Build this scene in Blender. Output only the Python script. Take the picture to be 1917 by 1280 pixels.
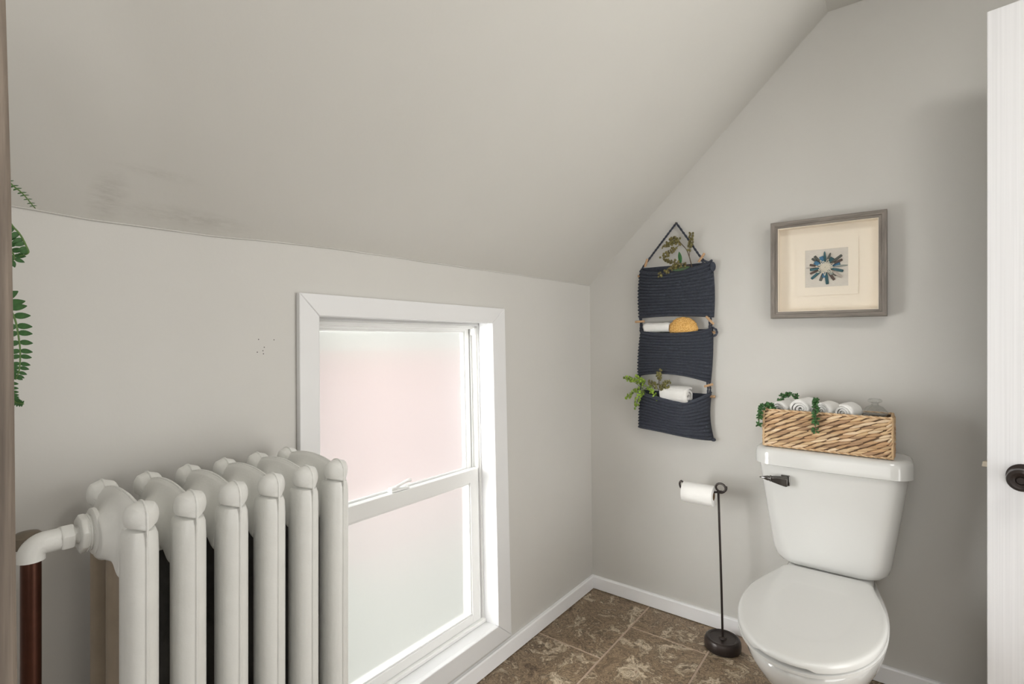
import bpy, bmesh, math, random
from math import sin, cos, pi, radians, sqrt
from mathutils import Vector, Matrix, noise as mnoise

random.seed(7)
scene = bpy.context.scene
for o in list(bpy.data.objects):
    bpy.data.objects.remove(o, do_unlink=True)
COL = scene.collection

# ------------------------------------------------------------------ camera
# room frame: corner of window wall and toilet wall at (0,0,0); window wall x=0, toilet wall y=0
cam_d = bpy.data.cameras.new('camera')
cam_d.sensor_width = 36.0
cam_d.lens = 954.0 / 1917.0 * 36.0
cam_d.shift_y = -4.0 / 1917.0
cam_d.clip_start = 0.01
cam = bpy.data.objects.new('camera', cam_d)
cam.location = (1.15, -2.151, 1.167)
cam.rotation_euler = (pi / 2, 0, radians(37.1))
COL.objects.link(cam)
scene.camera = cam

# ------------------------------------------------------------------ world, lights, exposure
vs = scene.view_settings
vs.view_transform = 'Standard'
vs.look = 'None'
vs.exposure = 0.09
vs.gamma = 1.0
vs.use_curve_mapping = False

world = bpy.data.worlds.new('sky')
scene.world = world
world.use_nodes = True
bg = world.node_tree.nodes['Background']
bg.inputs['Color'].default_value = (0.93, 0.96, 1.0, 1)
bg.inputs['Strength'].default_value = 1.45


def area(name, loc, target, sx, sy, power, color=(1, 1, 1)):
    d = bpy.data.lights.new(name, 'AREA')
    d.shape = 'RECTANGLE'
    d.size = sx
    d.size_y = sy
    d.energy = power
    d.color = color
    o = bpy.data.objects.new(name, d)
    o.location = loc
    v = Vector(target) - Vector(loc)
    o.rotation_euler = v.to_track_quat('-Z', 'Y').to_euler()
    COL.objects.link(o)
    return o


# added soft fill from behind the camera; no window is built there
area('fill_behind_camera', (1.15, -2.86, 1.15), (1.0, 0.0, 1.25), 1.3, 1.6, 11, (1.0, 0.992, 0.975))
# bright hallway beyond the open door on the right
area('daylight_hallway', (2.44, -0.92, 0.95), (0.0, -1.00, 1.15), 0.8, 1.6, 19, (1.0, 0.992, 0.975))
# bright open sky to the side of the neighbouring house, reaching the toilet wall through the frosted window
area('daylight_window', (-1.15, -2.3, 0.75), (0.0, -1.05, 0.75), 1.3, 1.5, 530, (1.0, 0.992, 0.975))
LAMP_STRENGTH = 15.5


# ------------------------------------------------------------------ material helpers
def new_mat(name):
    m = bpy.data.materials.new(name)
    m.use_nodes = True
    nt = m.node_tree
    return m, nt, nt.nodes, nt.links, nt.nodes['Principled BSDF']


def srgb(r, g, b):
    def f(c):
        c /= 255.0
        return c / 12.92 if c <= 0.04045 else ((c + 0.055) / 1.055) ** 2.4
    return (f(r), f(g), f(b), 1)


def mix_rgb(nt, fac, a, b, mode='MIX'):
    n = nt.nodes.new('ShaderNodeMix')
    n.data_type = 'RGBA'
    n.blend_type = mode
    for sock, val in ((n.inputs[0], fac), (n.inputs[6], a), (n.inputs[7], b)):
        if hasattr(val, 'is_linked'):
            nt.links.new(val, sock)
        else:
            sock.default_value = val
    return n.outputs[2]


def coords(nt, kind='Object', scale=(1, 1, 1), loc=(0, 0, 0)):
    t = nt.nodes.new('ShaderNodeTexCoord')
    m = nt.nodes.new('ShaderNodeMapping')
    m.inputs['Scale'].default_value = scale
    m.inputs['Location'].default_value = loc
    nt.links.new(t.outputs[kind], m.inputs[0])
    return m.outputs[0]


def noise(nt, vec, scale, detail=3, rough=0.5, dist=0.0):
    n = nt.nodes.new('ShaderNodeTexNoise')
    n.inputs['Scale'].default_value = scale
    n.inputs['Detail'].default_value = detail
    n.inputs['Roughness'].default_value = rough
    n.inputs['Distortion'].default_value = dist
    nt.links.new(vec, n.inputs['Vector'])
    return n


def ramp(nt, fac, stops):
    r = nt.nodes.new('ShaderNodeValToRGB')
    el = r.color_ramp.elements
    while len(el) < len(stops):
        el.new(0.5)
    for e, (p, c) in zip(el, stops):
        e.position = p
        e.color = c if len(c) == 4 else (*c, 1)
    nt.links.new(fac, r.inputs[0])
    return r.outputs[0]


def bump(nt, bsdf, height, strength=0.2, dist=0.01):
    b = nt.nodes.new('ShaderNodeBump')
    b.inputs['Strength'].default_value = strength
    b.inputs['Distance'].default_value = dist
    nt.links.new(height, b.inputs['Height'])
    nt.links.new(b.outputs[0], bsdf.inputs['Normal'])


def mat(name, c, rough=0.5, var=0.0, vscale=8.0, metal=0.0, bmp=0.0, bscale=60.0, coat=0.0, stretch=(1, 1, 1), spec=0.5):
    m, nt, N, L, b = new_mat(name)
    b.inputs['Roughness'].default_value = rough
    b.inputs['Metallic'].default_value = metal
    b.inputs['Coat Weight'].default_value = coat
    b.inputs['Coat Roughness'].default_value = 0.08
    b.inputs['Specular IOR Level'].default_value = spec
    b.inputs['Base Color'].default_value = c
    if var > 0 or bmp > 0:
        v = coords(nt, 'Object', stretch)
        if var > 0:
            n = noise(nt, v, vscale, 4, 0.6)
            lo = tuple(x * (1 - var) for x in c[:3]) + (1,)
            hi = tuple(min(1, x * (1 + var)) for x in c[:3]) + (1,)
            L.new(ramp(nt, n.outputs[0], [(0.3, lo), (0.7, hi)]), b.inputs['Base Color'])
        if bmp > 0:
            n2 = noise(nt, v, bscale, 3, 0.6)
            bump(nt, b, n2.outputs[0], bmp, 0.004)
    return m


def mat_col(name, rough=0.6, bmp=0.0, bscale=200.0, stretch=(1, 1, 1), var=0.0):
    """colour from the per-piece colour attribute"""
    m, nt, N, L, b = new_mat(name)
    a = N.new('ShaderNodeAttribute')
    a.attribute_name = 'Col'
    b.inputs['Roughness'].default_value = rough
    src = a.outputs['Color']
    v = coords(nt, 'Object', stretch)
    n = noise(nt, v, bscale, 3, 0.6)
    if var > 0:
        src = mix_rgb(nt, 1.0, src, ramp(nt, n.outputs[0], [(0.3, (1 - var,) * 3), (0.7, (1, 1, 1))]), 'MULTIPLY')
    L.new(src, b.inputs['Base Color'])
    if bmp > 0:
        bump(nt, b, n.outputs[0], bmp, 0.003)
    return m


def mat_stone():
    m, nt, N, L, b = new_mat('slate_look_tile')
    g = N.new('ShaderNodeNewGeometry')
    oi = N.new('ShaderNodeObjectInfo')
    # each tile has its own cut of the stone
    sc = N.new('ShaderNodeVectorMath'); sc.operation = 'SCALE'
    sc.inputs[0].default_value = (37.0, 53.0, 19.0)
    L.new(oi.outputs['Random'], sc.inputs['Scale'])
    add = N.new('ShaderNodeVectorMath'); add.operation = 'ADD'
    L.new(g.outputs['Position'], add.inputs[0]); L.new(sc.outputs[0], add.inputs[1])
    # swirl the coordinates
    wn = noise(nt, add.outputs[0], 4.5, 4, 0.6)
    ws = N.new('ShaderNodeVectorMath'); ws.operation = 'SCALE'; ws.inputs['Scale'].default_value = 0.35
    L.new(wn.outputs['Color'], ws.inputs[0])
    wa = N.new('ShaderNodeVectorMath'); wa.operation = 'ADD'
    L.new(add.outputs[0], wa.inputs[0]); L.new(ws.outputs[0], wa.inputs[1])
    v = wa.outputs[0]
    big = noise(nt, v, 10.0, 10, 0.74, 0.5)
    base = ramp(nt, big.outputs[0], [(0.28, srgb(70, 55, 42)), (0.40, srgb(112, 94, 74)), (0.47, srgb(146, 128, 104)),
                                    (0.515, srgb(96, 78, 60)), (0.56, srgb(160, 145, 122)), (0.62, srgb(198, 186, 166)), (0.68, srgb(134, 106, 80)), (0.78, srgb(182, 168, 146))])
    spots = noise(nt, v, 95.0, 6, 0.8, 0.4)
    c2 = mix_rgb(nt, 1.0, base, ramp(nt, spots.outputs[0], [(0.38, (0.42, 0.39, 0.36)), (0.48, (1.04, 1.02, 1.0)), (0.62, (1.42, 1.40, 1.37))]), 'MULTIPLY')
    cr = N.new('ShaderNodeTexVoronoi'); cr.feature = 'DISTANCE_TO_EDGE'; cr.inputs['Scale'].default_value = 26
    wn2 = noise(nt, v, 24.0, 4, 0.7)
    ws2 = N.new('ShaderNodeVectorMath'); ws2.operation = 'SCALE'; ws2.inputs['Scale'].default_value = 0.09
    L.new(wn2.outputs['Color'], ws2.inputs[0])
    wa2 = N.new('ShaderNodeVectorMath'); wa2.operation = 'ADD'
    L.new(v, wa2.inputs[0]); L.new(ws2.outputs[0], wa2.inputs[1])
    L.new(wa2.outputs[0], cr.inputs['Vector'])
    ck = ramp(nt, cr.outputs['Distance'], [(0.0, (0.75, 0.75, 0.75)), (0.05, (0, 0, 0))])
    msk = noise(nt, v, 6.0, 3, 0.6)
    ckm = mix_rgb(nt, 1.0, ck, ramp(nt, msk.outputs[0], [(0.42, (0, 0, 0)), (0.58, (1, 1, 1))]), 'MULTIPLY')
    c4 = mix_rgb(nt, ckm, c2, srgb(48, 38, 30))
    L.new(c4, b.inputs['Base Color'])
    b.inputs['Roughness'].default_value = 0.45
    bump(nt, b, big.outputs[0], 0.2, 0.004)
    return m


def mat_wood(name, c1, c2, axis='Z', rough=0.7, scale=1.0, bmp=0.3):
    m, nt, N, L, b = new_mat(name)
    st = {'X': (3, 60, 60), 'Y': (60, 3, 60), 'Z': (60, 60, 3)}[axis]
    v = coords(nt, 'Object', tuple(s * scale for s in st))
    n = noise(nt, v, 1.0, 6, 0.65, 0.6)
    L.new(ramp(nt, n.outputs[0], [(0.3, c1), (0.7, c2)]), b.inputs['Base Color'])
    b.inputs['Roughness'].default_value = rough
    bump(nt, b, n.outputs[0], bmp, 0.002)
    return m


def mat_frost():
    """frosted inner face of the panes: blurs what is outside"""
    m = bpy.data.materials.new('frosted_glass')
    m.use_nodes = True
    nt = m.node_tree
    N, L = nt.nodes, nt.links
    N.clear()
    out = N.new('ShaderNodeOutputMaterial')
    tr = N.new('ShaderNodeBsdfTransparent'); tr.inputs[0].default_value = (1, 1, 1, 1)
    tl = N.new('ShaderNodeBsdfTranslucent'); tl.inputs[0].default_value = (0.006, 0.006, 0.006, 1)
    rf = N.new('ShaderNodeBsdfRefraction'); rf.inputs['Roughness'].default_value = 0.6
    rf.inputs['IOR'].default_value = 1.12
    gl = N.new('ShaderNodeBsdfDiffuse'); gl.inputs[0].default_value = (0.85, 0.86, 0.86, 1)
    a = N.new('ShaderNodeMixShader'); a.inputs[0].default_value = 0.55
    L.new(tl.outputs[0], a.inputs[1]); L.new(rf.outputs[0], a.inputs[2])
    c = N.new('ShaderNodeMixShader'); c.inputs[0].default_value = 0.30
    L.new(a.outputs[0], c.inputs[1]); L.new(gl.outputs[0], c.inputs[2])
    d = N.new('ShaderNodeMixShader'); d.inputs[0].default_value = 0.10
    L.new(c.outputs[0], d.inputs[1]); L.new(tr.outputs[0], d.inputs[2])
    L.new(d.outputs[0], out.inputs[0])
    return m


def mat_clear(name='clear_glass'):
    m = bpy.data.materials.new(name)
    m.use_nodes = True
    nt = m.node_tree
    nt.nodes.clear()
    out = nt.nodes.new('ShaderNodeOutputMaterial')
    tr = nt.nodes.new('ShaderNodeBsdfTransparent'); tr.inputs[0].default_value = (0.97, 0.98, 0.975, 1)
    gs = nt.nodes.new('ShaderNodeBsdfGlossy'); gs.inputs['Roughness'].default_value = 0.03
    lw = nt.nodes.new('ShaderNodeLayerWeight'); lw.inputs[0].default_value = 0.22
    a = nt.nodes.new('ShaderNodeMixShader')
    nt.links.new(lw.outputs['Facing'], a.inputs[0])
    nt.links.new(tr.outputs[0], a.inputs[1]); nt.links.new(gs.outputs[0], a.inputs[2])
    nt.links.new(a.outputs[0], out.inputs[0])
    return m


def mat_emit(name, c, s):
    m, nt, N, L, b = new_mat(name)
    b.inputs['Base Color'].default_value = c
    b.inputs['Emission Color'].default_value = c
    b.inputs['Emission Strength'].default_value = s
    return m


WALL = mat('wall_paint', srgb(204, 202, 197), 0.55, 0.012, 3.0, bmp=0.05, bscale=90)
SLOPE = mat('ceiling_paint', srgb(206, 204, 198), 0.6, 0.015, 2.0, bmp=0.05, bscale=70)
def add_scuff(m):
    """old grubby smear just above the joint with the window wall"""
    nt = m.node_tree
    b = nt.nodes['Principled BSDF']
    src = b.inputs['Base Color'].links[0].from_socket
    g = nt.nodes.new('ShaderNodeNewGeometry')
    fac = None
    for (c, r, k) in (((0.035, -1.86, 1.42), (0.10, 0.035, 0.05), 0.5), ((0.02, -1.72, 1.41), (0.05, 0.16, 0.022), 0.4), ((0.06, -1.80, 1.47), (0.3, 0.09, 0.010), 0.22)):
        sub = nt.nodes.new('ShaderNodeVectorMath'); sub.operation = 'SUBTRACT'; sub.inputs[1].default_value = c
        nt.links.new(g.outputs['Position'], sub.inputs[0])
        dv = nt.nodes.new('ShaderNodeVectorMath'); dv.operation = 'DIVIDE'; dv.inputs[1].default_value = r
        nt.links.new(sub.outputs[0], dv.inputs[0])
        ln = nt.nodes.new('ShaderNodeVectorMath'); ln.operation = 'LENGTH'
        nt.links.new(dv.outputs[0], ln.inputs[0])
        rp = ramp(nt, ln.outputs['Value'], [(0.0, (k, k, k)), (1.0, (0, 0, 0))])
        fac = rp if fac is None else mix_rgb(nt, 1.0, fac, rp, 'LIGHTEN')
    n = noise(nt, coords(nt, 'Object', (1, 1, 6)), 30, 5, 0.7)
    fac = mix_rgb(nt, 1.0, fac, ramp(nt, n.outputs[0], [(0.35, (0, 0, 0)), (0.65, (1, 1, 1))]), 'MULTIPLY')
    nt.links.new(mix_rgb(nt, fac, src, srgb(150, 146, 136)), b.inputs['Base Color'])


add_scuff(SLOPE)
TRIM = mat('white_trim_paint', srgb(228, 228, 228), 0.35, 0.01, 6)
BASEB = mat('baseboard_paint', srgb(246, 246, 247), 0.35, 0.01, 6)
VINYL = mat('white_vinyl', srgb(238, 238, 236), 0.3)
PORC = mat('white_porcelain', srgb(208, 208, 205), 0.08, coat=0.4)
SEATP = mat('white_seat_plastic', srgb(214, 214, 211), 0.18)
RADP = mat('radiator_paint', srgb(226, 226, 222), 0.32, 0.03, 18, bmp=0.10, bscale=120)
IRON = mat('dark_mottled_iron', srgb(66, 65, 62), 0.7, 0.55, 28, bmp=0.4, bscale=60, stretch=(1, 1, 0.5))  # dark mottled colour for the columns inside the radiator sections
TANP = mat('old_tan_paint', srgb(150, 136, 118), 0.5, 0.08, 20, bmp=0.15, bscale=70)
COPPER = mat('aged_copper', srgb(82, 50, 38), 0.36, 0.25, 14, metal=0.7)
BRASSD = mat('tarnished_brass', srgb(112, 102, 88), 0.5, 0.2, 30, metal=0.4)
NAVY = mat('navy_cotton_knit', srgb(68, 72, 82), 0.9, 0.18, 120, bmp=0.5, bscale=500, spec=0.2)
PEG = mat_wood('pale_wood', srgb(176, 140, 104), srgb(206, 172, 134), 'X')
TOWEL = mat('white_terry', srgb(242, 241, 238), 0.95, 0.02, 60, bmp=0.5, bscale=420, spec=0.2)
PAPER = mat('white_tissue', srgb(240, 239, 236), 0.9, 0.01, 40, bmp=0.15, bscale=260, spec=0.2)
BRONZE = mat('dark_bronze_metal', srgb(44, 36, 33), 0.35, 0.15, 25, metal=0.35)
CHROME = mat('dark_chrome', srgb(120, 118, 116), 0.12, metal=1.0)
STONE = mat_stone()
GROUT = mat('tan_grout', srgb(184, 164, 146), 0.9, 0.08, 80)
FROST = mat_frost()
CLEAR = mat_clear()
LEAFM = mat_col('leaf_colour', 0.45, 0.0, 120, var=0.15)
STRAW = mat_col('water_hyacinth', 0.7, 0.35, 90, (1.0, 1.0, 7.0), 0.18)
QUILL = mat_col('painted_chips', 0.55, 0.2, 300)
FRAMEW = mat('grey_washed_wood', srgb(122, 115, 108), 0.55)
DOORP = mat('white_door_paint', srgb(243, 243, 244), 0.35)
RUSTIC = mat_wood('weathered_wood', srgb(74, 66, 60), srgb(156, 142, 128), 'Z', 0.8, 0.5, 0.5)


def setup_frame_wood():
    for nm, ax in (('grey_washed_wood_h', 'X'), ('grey_washed_wood_v', 'Z')):
        mat_wood(nm, srgb(98, 91, 85), srgb(142, 134, 125), ax, 0.55, 3.0, 0.25)


setup_frame_wood()
FW_H = bpy.data.materials['grey_washed_wood_h']
FW_V = bpy.data.materials['grey_washed_wood_v']


# ------------------------------------------------------------------ mesh helpers
class MB:
    def __init__(s):
        s.v = []; s.f = []; s.c = []; s.m = []
        s.hascol = False

    def add(s, verts, faces, col=None, mi=0):
        n = len(s.v)
        s.v += [tuple(p) for p in verts]
        for f in faces:
            s.f.append(tuple(i + n for i in f))
            s.c.append(col or (1, 1, 1, 1))
            s.m.append(mi)
        if col:
            s.hascol = True
        return s

    def box(s, x0, x1, y0, y1, z0, z1, col=None, mi=0):
        v = [(x, y, z) for z in (z0, z1) for y in (y0, y1) for x in (x0, x1)]
        f = [(0, 2, 3, 1), (4, 5, 7, 6), (0, 1, 5, 4), (2, 6, 7, 3), (0, 4, 6, 2), (1, 3, 7, 5)]
        return s.add(v, f, col, mi)

    def loft(s, rings, cap0=True, cap1=True, closed=True, col=None):
        n = len(rings[0])
        v = [p for r in rings for p in r]
        f = []
        for k in range(len(rings) - 1):
            for i in range(n if closed else n - 1):
                j = (i + 1) % n
                f.append((k * n + i, k * n + j, (k + 1) * n + j, (k + 1) * n + i))
        if cap0:
            f.append(tuple(range(n - 1, -1, -1)))
        if cap1:
            f.append(tuple((len(rings) - 1) * n + i for i in range(n)))
        return s.add(v, f, col)

    def tube(s, pts, r, n=8, col=None, cap=True, ellip=1.0):
        pts = [Vector(p) for p in pts]
        rs = r if isinstance(r, (list, tuple)) else [r] * len(pts)
        rings = []
        t0 = (pts[1] - pts[0]).normalized()
        up = Vector((0, 0, 1)) if abs(t0.z) < 0.9 else Vector((1, 0, 0))
        a = t0.cross(up).normalized()
        for i, p in enumerate(pts):
            if i == 0:
                t = pts[1] - pts[0]
            elif i == len(pts) - 1:
                t = pts[-1] - pts[-2]
            else:
                t = (pts[i + 1] - pts[i]).normalized() + (pts[i] - pts[i - 1]).normalized()
            if t.length < 1e-9:
                t = t0
            t = t.normalized()
            a = (a - t * a.dot(t))
            a = a.normalized() if a.length > 1e-6 else t.orthogonal().normalized()
            bb = t.cross(a)
            rings.append([p + (a * cos(2 * pi * k / n) + bb * sin(2 * pi * k / n) * ellip) * rs[i] for k in range(n)])
        return s.loft(rings, cap, cap, True, col)

    def lathe(s, prof, c=(0, 0, 0), axis='Z', n=32, col=None, cap=True, sx=1.0, sy=1.0):
        rings = []
        for r, h in prof:
            ring = []
            for k in range(n):
                u, w = r * cos(2 * pi * k / n) * sx, r * sin(2 * pi * k / n) * sy
                if axis == 'Z':
                    q = (c[0] + u, c[1] + w, c[2] + h)
                elif axis == 'Y':
                    q = (c[0] + u, c[1] + h, c[2] - w)
                else:
                    q = (c[0] + h, c[1] + u, c[2] + w)
                ring.append(q)
            rings.append(ring)
        return s.loft(rings, cap, cap, True, col)

    def ell(s, c, r, nu=10, nv=6, rot=None, col=None):
        c = Vector(c)
        v = []; f = []
        R = rot or Matrix.Identity(3)
        for j in range(1, nv):
            ph = pi * j / nv
            for i in range(nu):
                th = 2 * pi * i / nu
                v.append(c + R @ Vector((r[0] * sin(ph) * cos(th), r[1] * sin(ph) * sin(th), r[2] * cos(ph))))
        top = len(v); v.append(c + R @ Vector((0, 0, r[2])))
        bot = len(v); v.append(c + R @ Vector((0, 0, -r[2])))
        for j in range(nv - 2):
            for i in range(nu):
                k = (i + 1) % nu
                f.append((j * nu + i, (j + 1) * nu + i, (j + 1) * nu + k, j * nu + k))
        for i in range(nu):
            k = (i + 1) % nu
            f.append((top, i, k))
            f.append((bot, (nv - 2) * nu + k, (nv - 2) * nu + i))
        return s.add(v, f, col)

    def grid(s, fn, nu, nv, col=None, flip=False):
        v = [fn(i / nu, j / nv) for j in range(nv + 1) for i in range(nu + 1)]
        f = []
        for j in range(nv):
            for i in range(nu):
                a = j * (nu + 1) + i
                q = (a, a + 1, a + nu + 2, a + nu + 1)
                f.append(q[::-1] if flip else q)
        return s.add(v, f, col)

    def warp(s, fn):
        s.v = [tuple(fn(*p)) for p in s.v]
        return s

    def mesh(s, name, mats, smooth=None):
        me = bpy.data.meshes.new(name)
        me.from_pydata(s.v, [], s.f)
        me.validate()
        mats = mats if isinstance(mats, (list, tuple)) else [mats]
        for m in mats:
            me.materials.append(m)
        if len(mats) > 1:
            for p, mi in zip(me.polygons, s.m):
                p.material_index = mi
        if s.hascol:
            at = me.color_attributes.new('Col', 'FLOAT_COLOR', 'CORNER')
            for p in me.polygons:
                for li in p.loop_indices:
                    at.data[li].color = s.c[p.index]
        bm = bmesh.new(); bm.from_mesh(me)
        bmesh.ops.recalc_face_normals(bm, faces=bm.faces)
        bm.to_mesh(me); bm.free()
        if smooth is not None:
            for p in me.polygons:
                p.use_smooth = True
            if smooth < 180:
                me.set_sharp_from_angle(angle=radians(smooth))
        return me

    def build(s, name, mats, parent=None, smooth=None, bevel=0.0, bseg=2, centre=True):
        me = s.mesh(name, mats, smooth)
        loc = Vector((0, 0, 0))
        if centre:
            xs, ys, zs = zip(*s.v)
            loc = Vector(((min(xs) + max(xs)) / 2, (min(ys) + max(ys)) / 2, min(zs)))
            me.transform(Matrix.Translation(-loc))
        o = bpy.data.objects.new(name, me)
        COL.objects.link(o)
        o.location = loc
        if parent is not None:
            attach(o, parent)
        if bevel > 0:
            b = o.modifiers.new('bevel', 'BEVEL')
            b.width = bevel; b.segments = bseg; b.limit_method = 'ANGLE'
            b.harden_normals = False
            for p in me.polygons:
                p.use_smooth = True
            me.set_sharp_from_angle(angle=radians(50 if smooth is None else smooth))
        return o


WLOC = {}


def wloc(o):
    l = Vector(o.location)
    return l + (wloc(o.parent) if o.parent else Vector((0, 0, 0)))


def attach(o, parent):
    pl = wloc(parent)
    l = Vector(o.location)
    o.parent = parent
    o.location = l - pl


def empty(name, loc):
    o = bpy.data.objects.new(name, None)
    o.empty_display_size = 0.05
    o.location = loc
    COL.objects.link(o)
    return o


def tag(o, label=None, cat=None, group=None, kind=None):
    if label: o['label'] = label
    if cat: o['category'] = cat
    if group: o['group'] = group
    if kind: o['kind'] = kind
    return o


def thing(name, loc, label, cat, group=None):
    return tag(empty(name, loc), label, cat, group)


def bez(pts, n=24):
    """Catmull-Rom through points"""
    P = [Vector(p) for p in pts]
    P = [P[0] * 2 - P[1]] + P + [P[-1] * 2 - P[-2]]
    out = []
    segs = len(P) - 3
    for k in range(n + 1):
        t = k / n * segs
        i = min(int(t), segs - 1)
        t -= i
        a, b, c, d = P[i], P[i + 1], P[i + 2], P[i + 3]
        out.append(0.5 * ((2 * b) + (c - a) * t + (2 * a - 5 * b + 4 * c - d) * t * t + (3 * b - a - 3 * c + d) * t ** 3))
    return out


def lerp(a, b, t): return a + (b - a) * t


def interp(tab, x):
    if x <= tab[0][0]: return tab[0][1]
    for (x0, y0), (x1, y1) in zip(tab, tab[1:]):
        if x <= x1:
            return y0 + (y1 - y0) * (x - x0) / (x1 - x0)
    return tab[-1][1]


def sstep(a, b, x):
    t = max(0, min(1, (x - a) / (b - a)))
    return t * t * (3 - 2 * t)


# ================================================================== STRUCTURE
RX, FY, CZ = 2.095, -2.95, 2.348         # right wall, wall behind camera, flat ceiling
ZT = [(-3.2, 1.385), (-2.0, 1.387), (-1.89, 1.384), (-1.77, 1.385), (-1.64, 1.389), (-1.48, 1.399), (-1.26, 1.405),
      (-0.99, 1.408), (-0.48, 1.418), (0.0, 1.424), (0.2, 1.426)]


def ztop(y): return interp(ZT, y)


def lean(z): return -0.010 * z


# floor and its tiles
fl = MB().box(-0.16, RX + 0.12, FY - 0.12, 0.12, -0.12, -0.0012).build('floor', GROUT)
tag(fl, 'stone-look tiled bathroom floor with tan grout lines', 'floor', kind='structure')
TW, TL, G = 0.302, 0.61, 0.0062
offs = [-0.465, -0.205, -0.72, -0.465, -0.205, -0.72, -0.465]
ncol = 0
x = 0.283 - TW
tile_cache = {}
while x < RX:
    y = offs[ncol % 7] + TL
    while y > FY:
        x0, x1 = max(x + G / 2, 0.002), min(x + TW - G / 2, RX - 0.002)
        y1, y0 = min(y - G / 2, -0.002), max(y - TL + G / 2, FY + 0.002)
        if x1 - x0 > 0.01 and y1 - y0 > 0.01:
            key = (round(x1 - x0, 4), round(y1 - y0, 4))
            if key not in tile_cache:
                hx, hy = key[0] / 2, key[1] / 2
                b = 0.0012
                mb = MB().loft([[(-hx, -hy, -0.006), (hx, -hy, -0.006), (hx, hy, -0.006), (-hx, hy, -0.006)],
                                [(-hx, -hy, -0.0015), (hx, -hy, -0.0015), (hx, hy, -0.0015), (-hx, hy, -0.0015)],
                                [(-hx + b, -hy + b, 0), (hx - b, -hy + b, 0), (hx - b, hy - b, 0), (-hx + b, hy - b, 0)]])
                tile_cache[key] = mb.mesh('floor_tile', STONE)
            t = bpy.data.objects.new('floor_tile', tile_cache[key])
            COL.objects.link(t)
            t.location = ((x0 + x1) / 2, (y0 + y1) / 2, 0)
            attach(t, fl)
        y -= TL
    x += TW
    ncol += 1

# window wall (leans out a little towards the top), with the window opening
OY0, OY1, OZ0, OZ1 = -1.440, -0.722, 0.135, 1.230
WT = 0.16


def wall_piece(mb, y0, y1, z0, z1, top=False, n=1):
    """box with x from -WT to 0, split along y so its top can follow the ceiling line"""
    ys = [lerp(y0, y1, i / n) for i in range(n + 1)]
    rings = []
    for y in ys:
        zt = ztop(y) + 0.03 if top else z1
        rings.append([(lean(z0), y, z0), (lean(z0) - WT, y, z0), (lean(zt) - WT, y, zt), (lean(zt), y, zt)])
    mb.loft(rings)


mb = MB()
wall_piece(mb, FY - 0.12, OY0, 0, 0, True, 16)
wall_piece(mb, OY1, 0.12, 0, 0, True, 8)
wall_piece(mb, OY0, OY1, 0, OZ0)
wall_piece(mb, OY0, OY1, OZ1, 0, True, 8)
wl = mb.build('wall_left', WALL)
tag(wl, 'low greige knee wall with the frosted window', 'wall', kind='structure')
# old pin holes beside the window
for i, (hy, hz) in enumerate([(-1.573, 1.168), (-1.537, 1.167), (-1.560, 1.150), (-1.576, 1.139), (-1.563, 1.142), (-1.562, 1.135)]):
    h = MB().lathe([(0.0006, -0.002), (0.0013, 0.0003), (0.0004, 0.0004)], (lean(hz), hy, hz), 'X', 6)
    o = h.build('pin_hole', BRONZE, wl)

# toilet wall: gable-shaped
SX, SZ = 0.95, CZ
mb = MB()
mb.loft([[(lean(0) - 0.16, yy, -0.1), (RX + 0.12, yy, -0.1), (RX + 0.12, yy, CZ + 0.15), (SX - 0.05, yy, CZ + 0.15), (-0.17, yy, 1.40)]
         for yy in (0.0, 0.12)])
wb = mb.build('wall_back', WALL)
tag(wb, 'tall greige wall behind the toilet under the sloping ceiling', 'wall', kind='structure')

# sloping ceiling: sags slightly along its lower edge
mb = MB()
NY = 40
rin, rout = [], []


def slope_pt(s, y):
    z0 = ztop(y)
    x0 = lean(z0)
    xx = lerp(x0, SX, s); zz = lerp(z0, SZ, s)
    sag = 0.012 * sin(pi * s) * (0.5 + 0.5 * sin(y * 2.1 + 1.0))
    blend = sstep(0.0, 0.35, -y)
    return xx + sag * 0.3 * blend, y, zz - sag * 0.6 * blend


nx, th = 14, 0.10
vv = []; ff = []
for j in range(NY + 1):
    y = lerp(FY - 0.12, 0.12, j / NY)
    for i in range(nx + 1):
        px, py, pz = slope_pt(i / nx, min(y, 0.0) if y > 0 else y)
        vv.append((px, y, pz))
nn = len(vv)
vv += [(p[0] - 0.07, p[1], p[2] + 0.075) for p in vv]
for j in range(NY):
    for i in range(nx):
        a = j * (nx + 1) + i
        ff.append((a, a + 1, a + nx + 2, a + nx + 1))
        ff.append((a + nn, a + nx + 1 + nn, a + nx + 2 + nn, a + 1 + nn))
for i in range(nx):
    for j in (0, NY):
        a = j * (nx + 1) + i
        ff.append((a, a + nn, a + 1 + nn, a + 1))
for j in range(NY):
    for i in (0, nx):
        a = j * (nx + 1) + i
        ff.append((a, a + nx + 1, a + nx + 1 + nn, a + nn))
mb.add(vv, ff)
cs = mb.build('ceiling', SLOPE, smooth=30)
tag(cs, 'sloping attic ceiling painted warm off-white', 'ceiling', kind='structure')
cf = MB().box(SX, RX + 0.12, FY - 0.12, 0.12, CZ, CZ + 0.1).build('ceiling', SLOPE)
tag(cf, 'flat strip of ceiling at the top of the slope', 'ceiling', kind='structure')

cb = MB().tube([(lean(ztop(y)) + 0.0012, y, ztop(y) + 0.0004 + 0.0006 * sin(31 * y)) for y in [FY + (0 - FY) * k / 80 for k in range(81)]], 0.0017, 6)
cb.build('caulk_bead', WALL, wl, smooth=60)
cb = MB().tube([(lerp(lean(1.424), SX, k / 60), -0.0008, lerp(1.424, SZ, k / 60) - 0.0006 * sin(k * 1.3)) for k in range(61)], 0.0013, 6)
cb.build('caulk_bead', WALL, wb, smooth=60)

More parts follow.
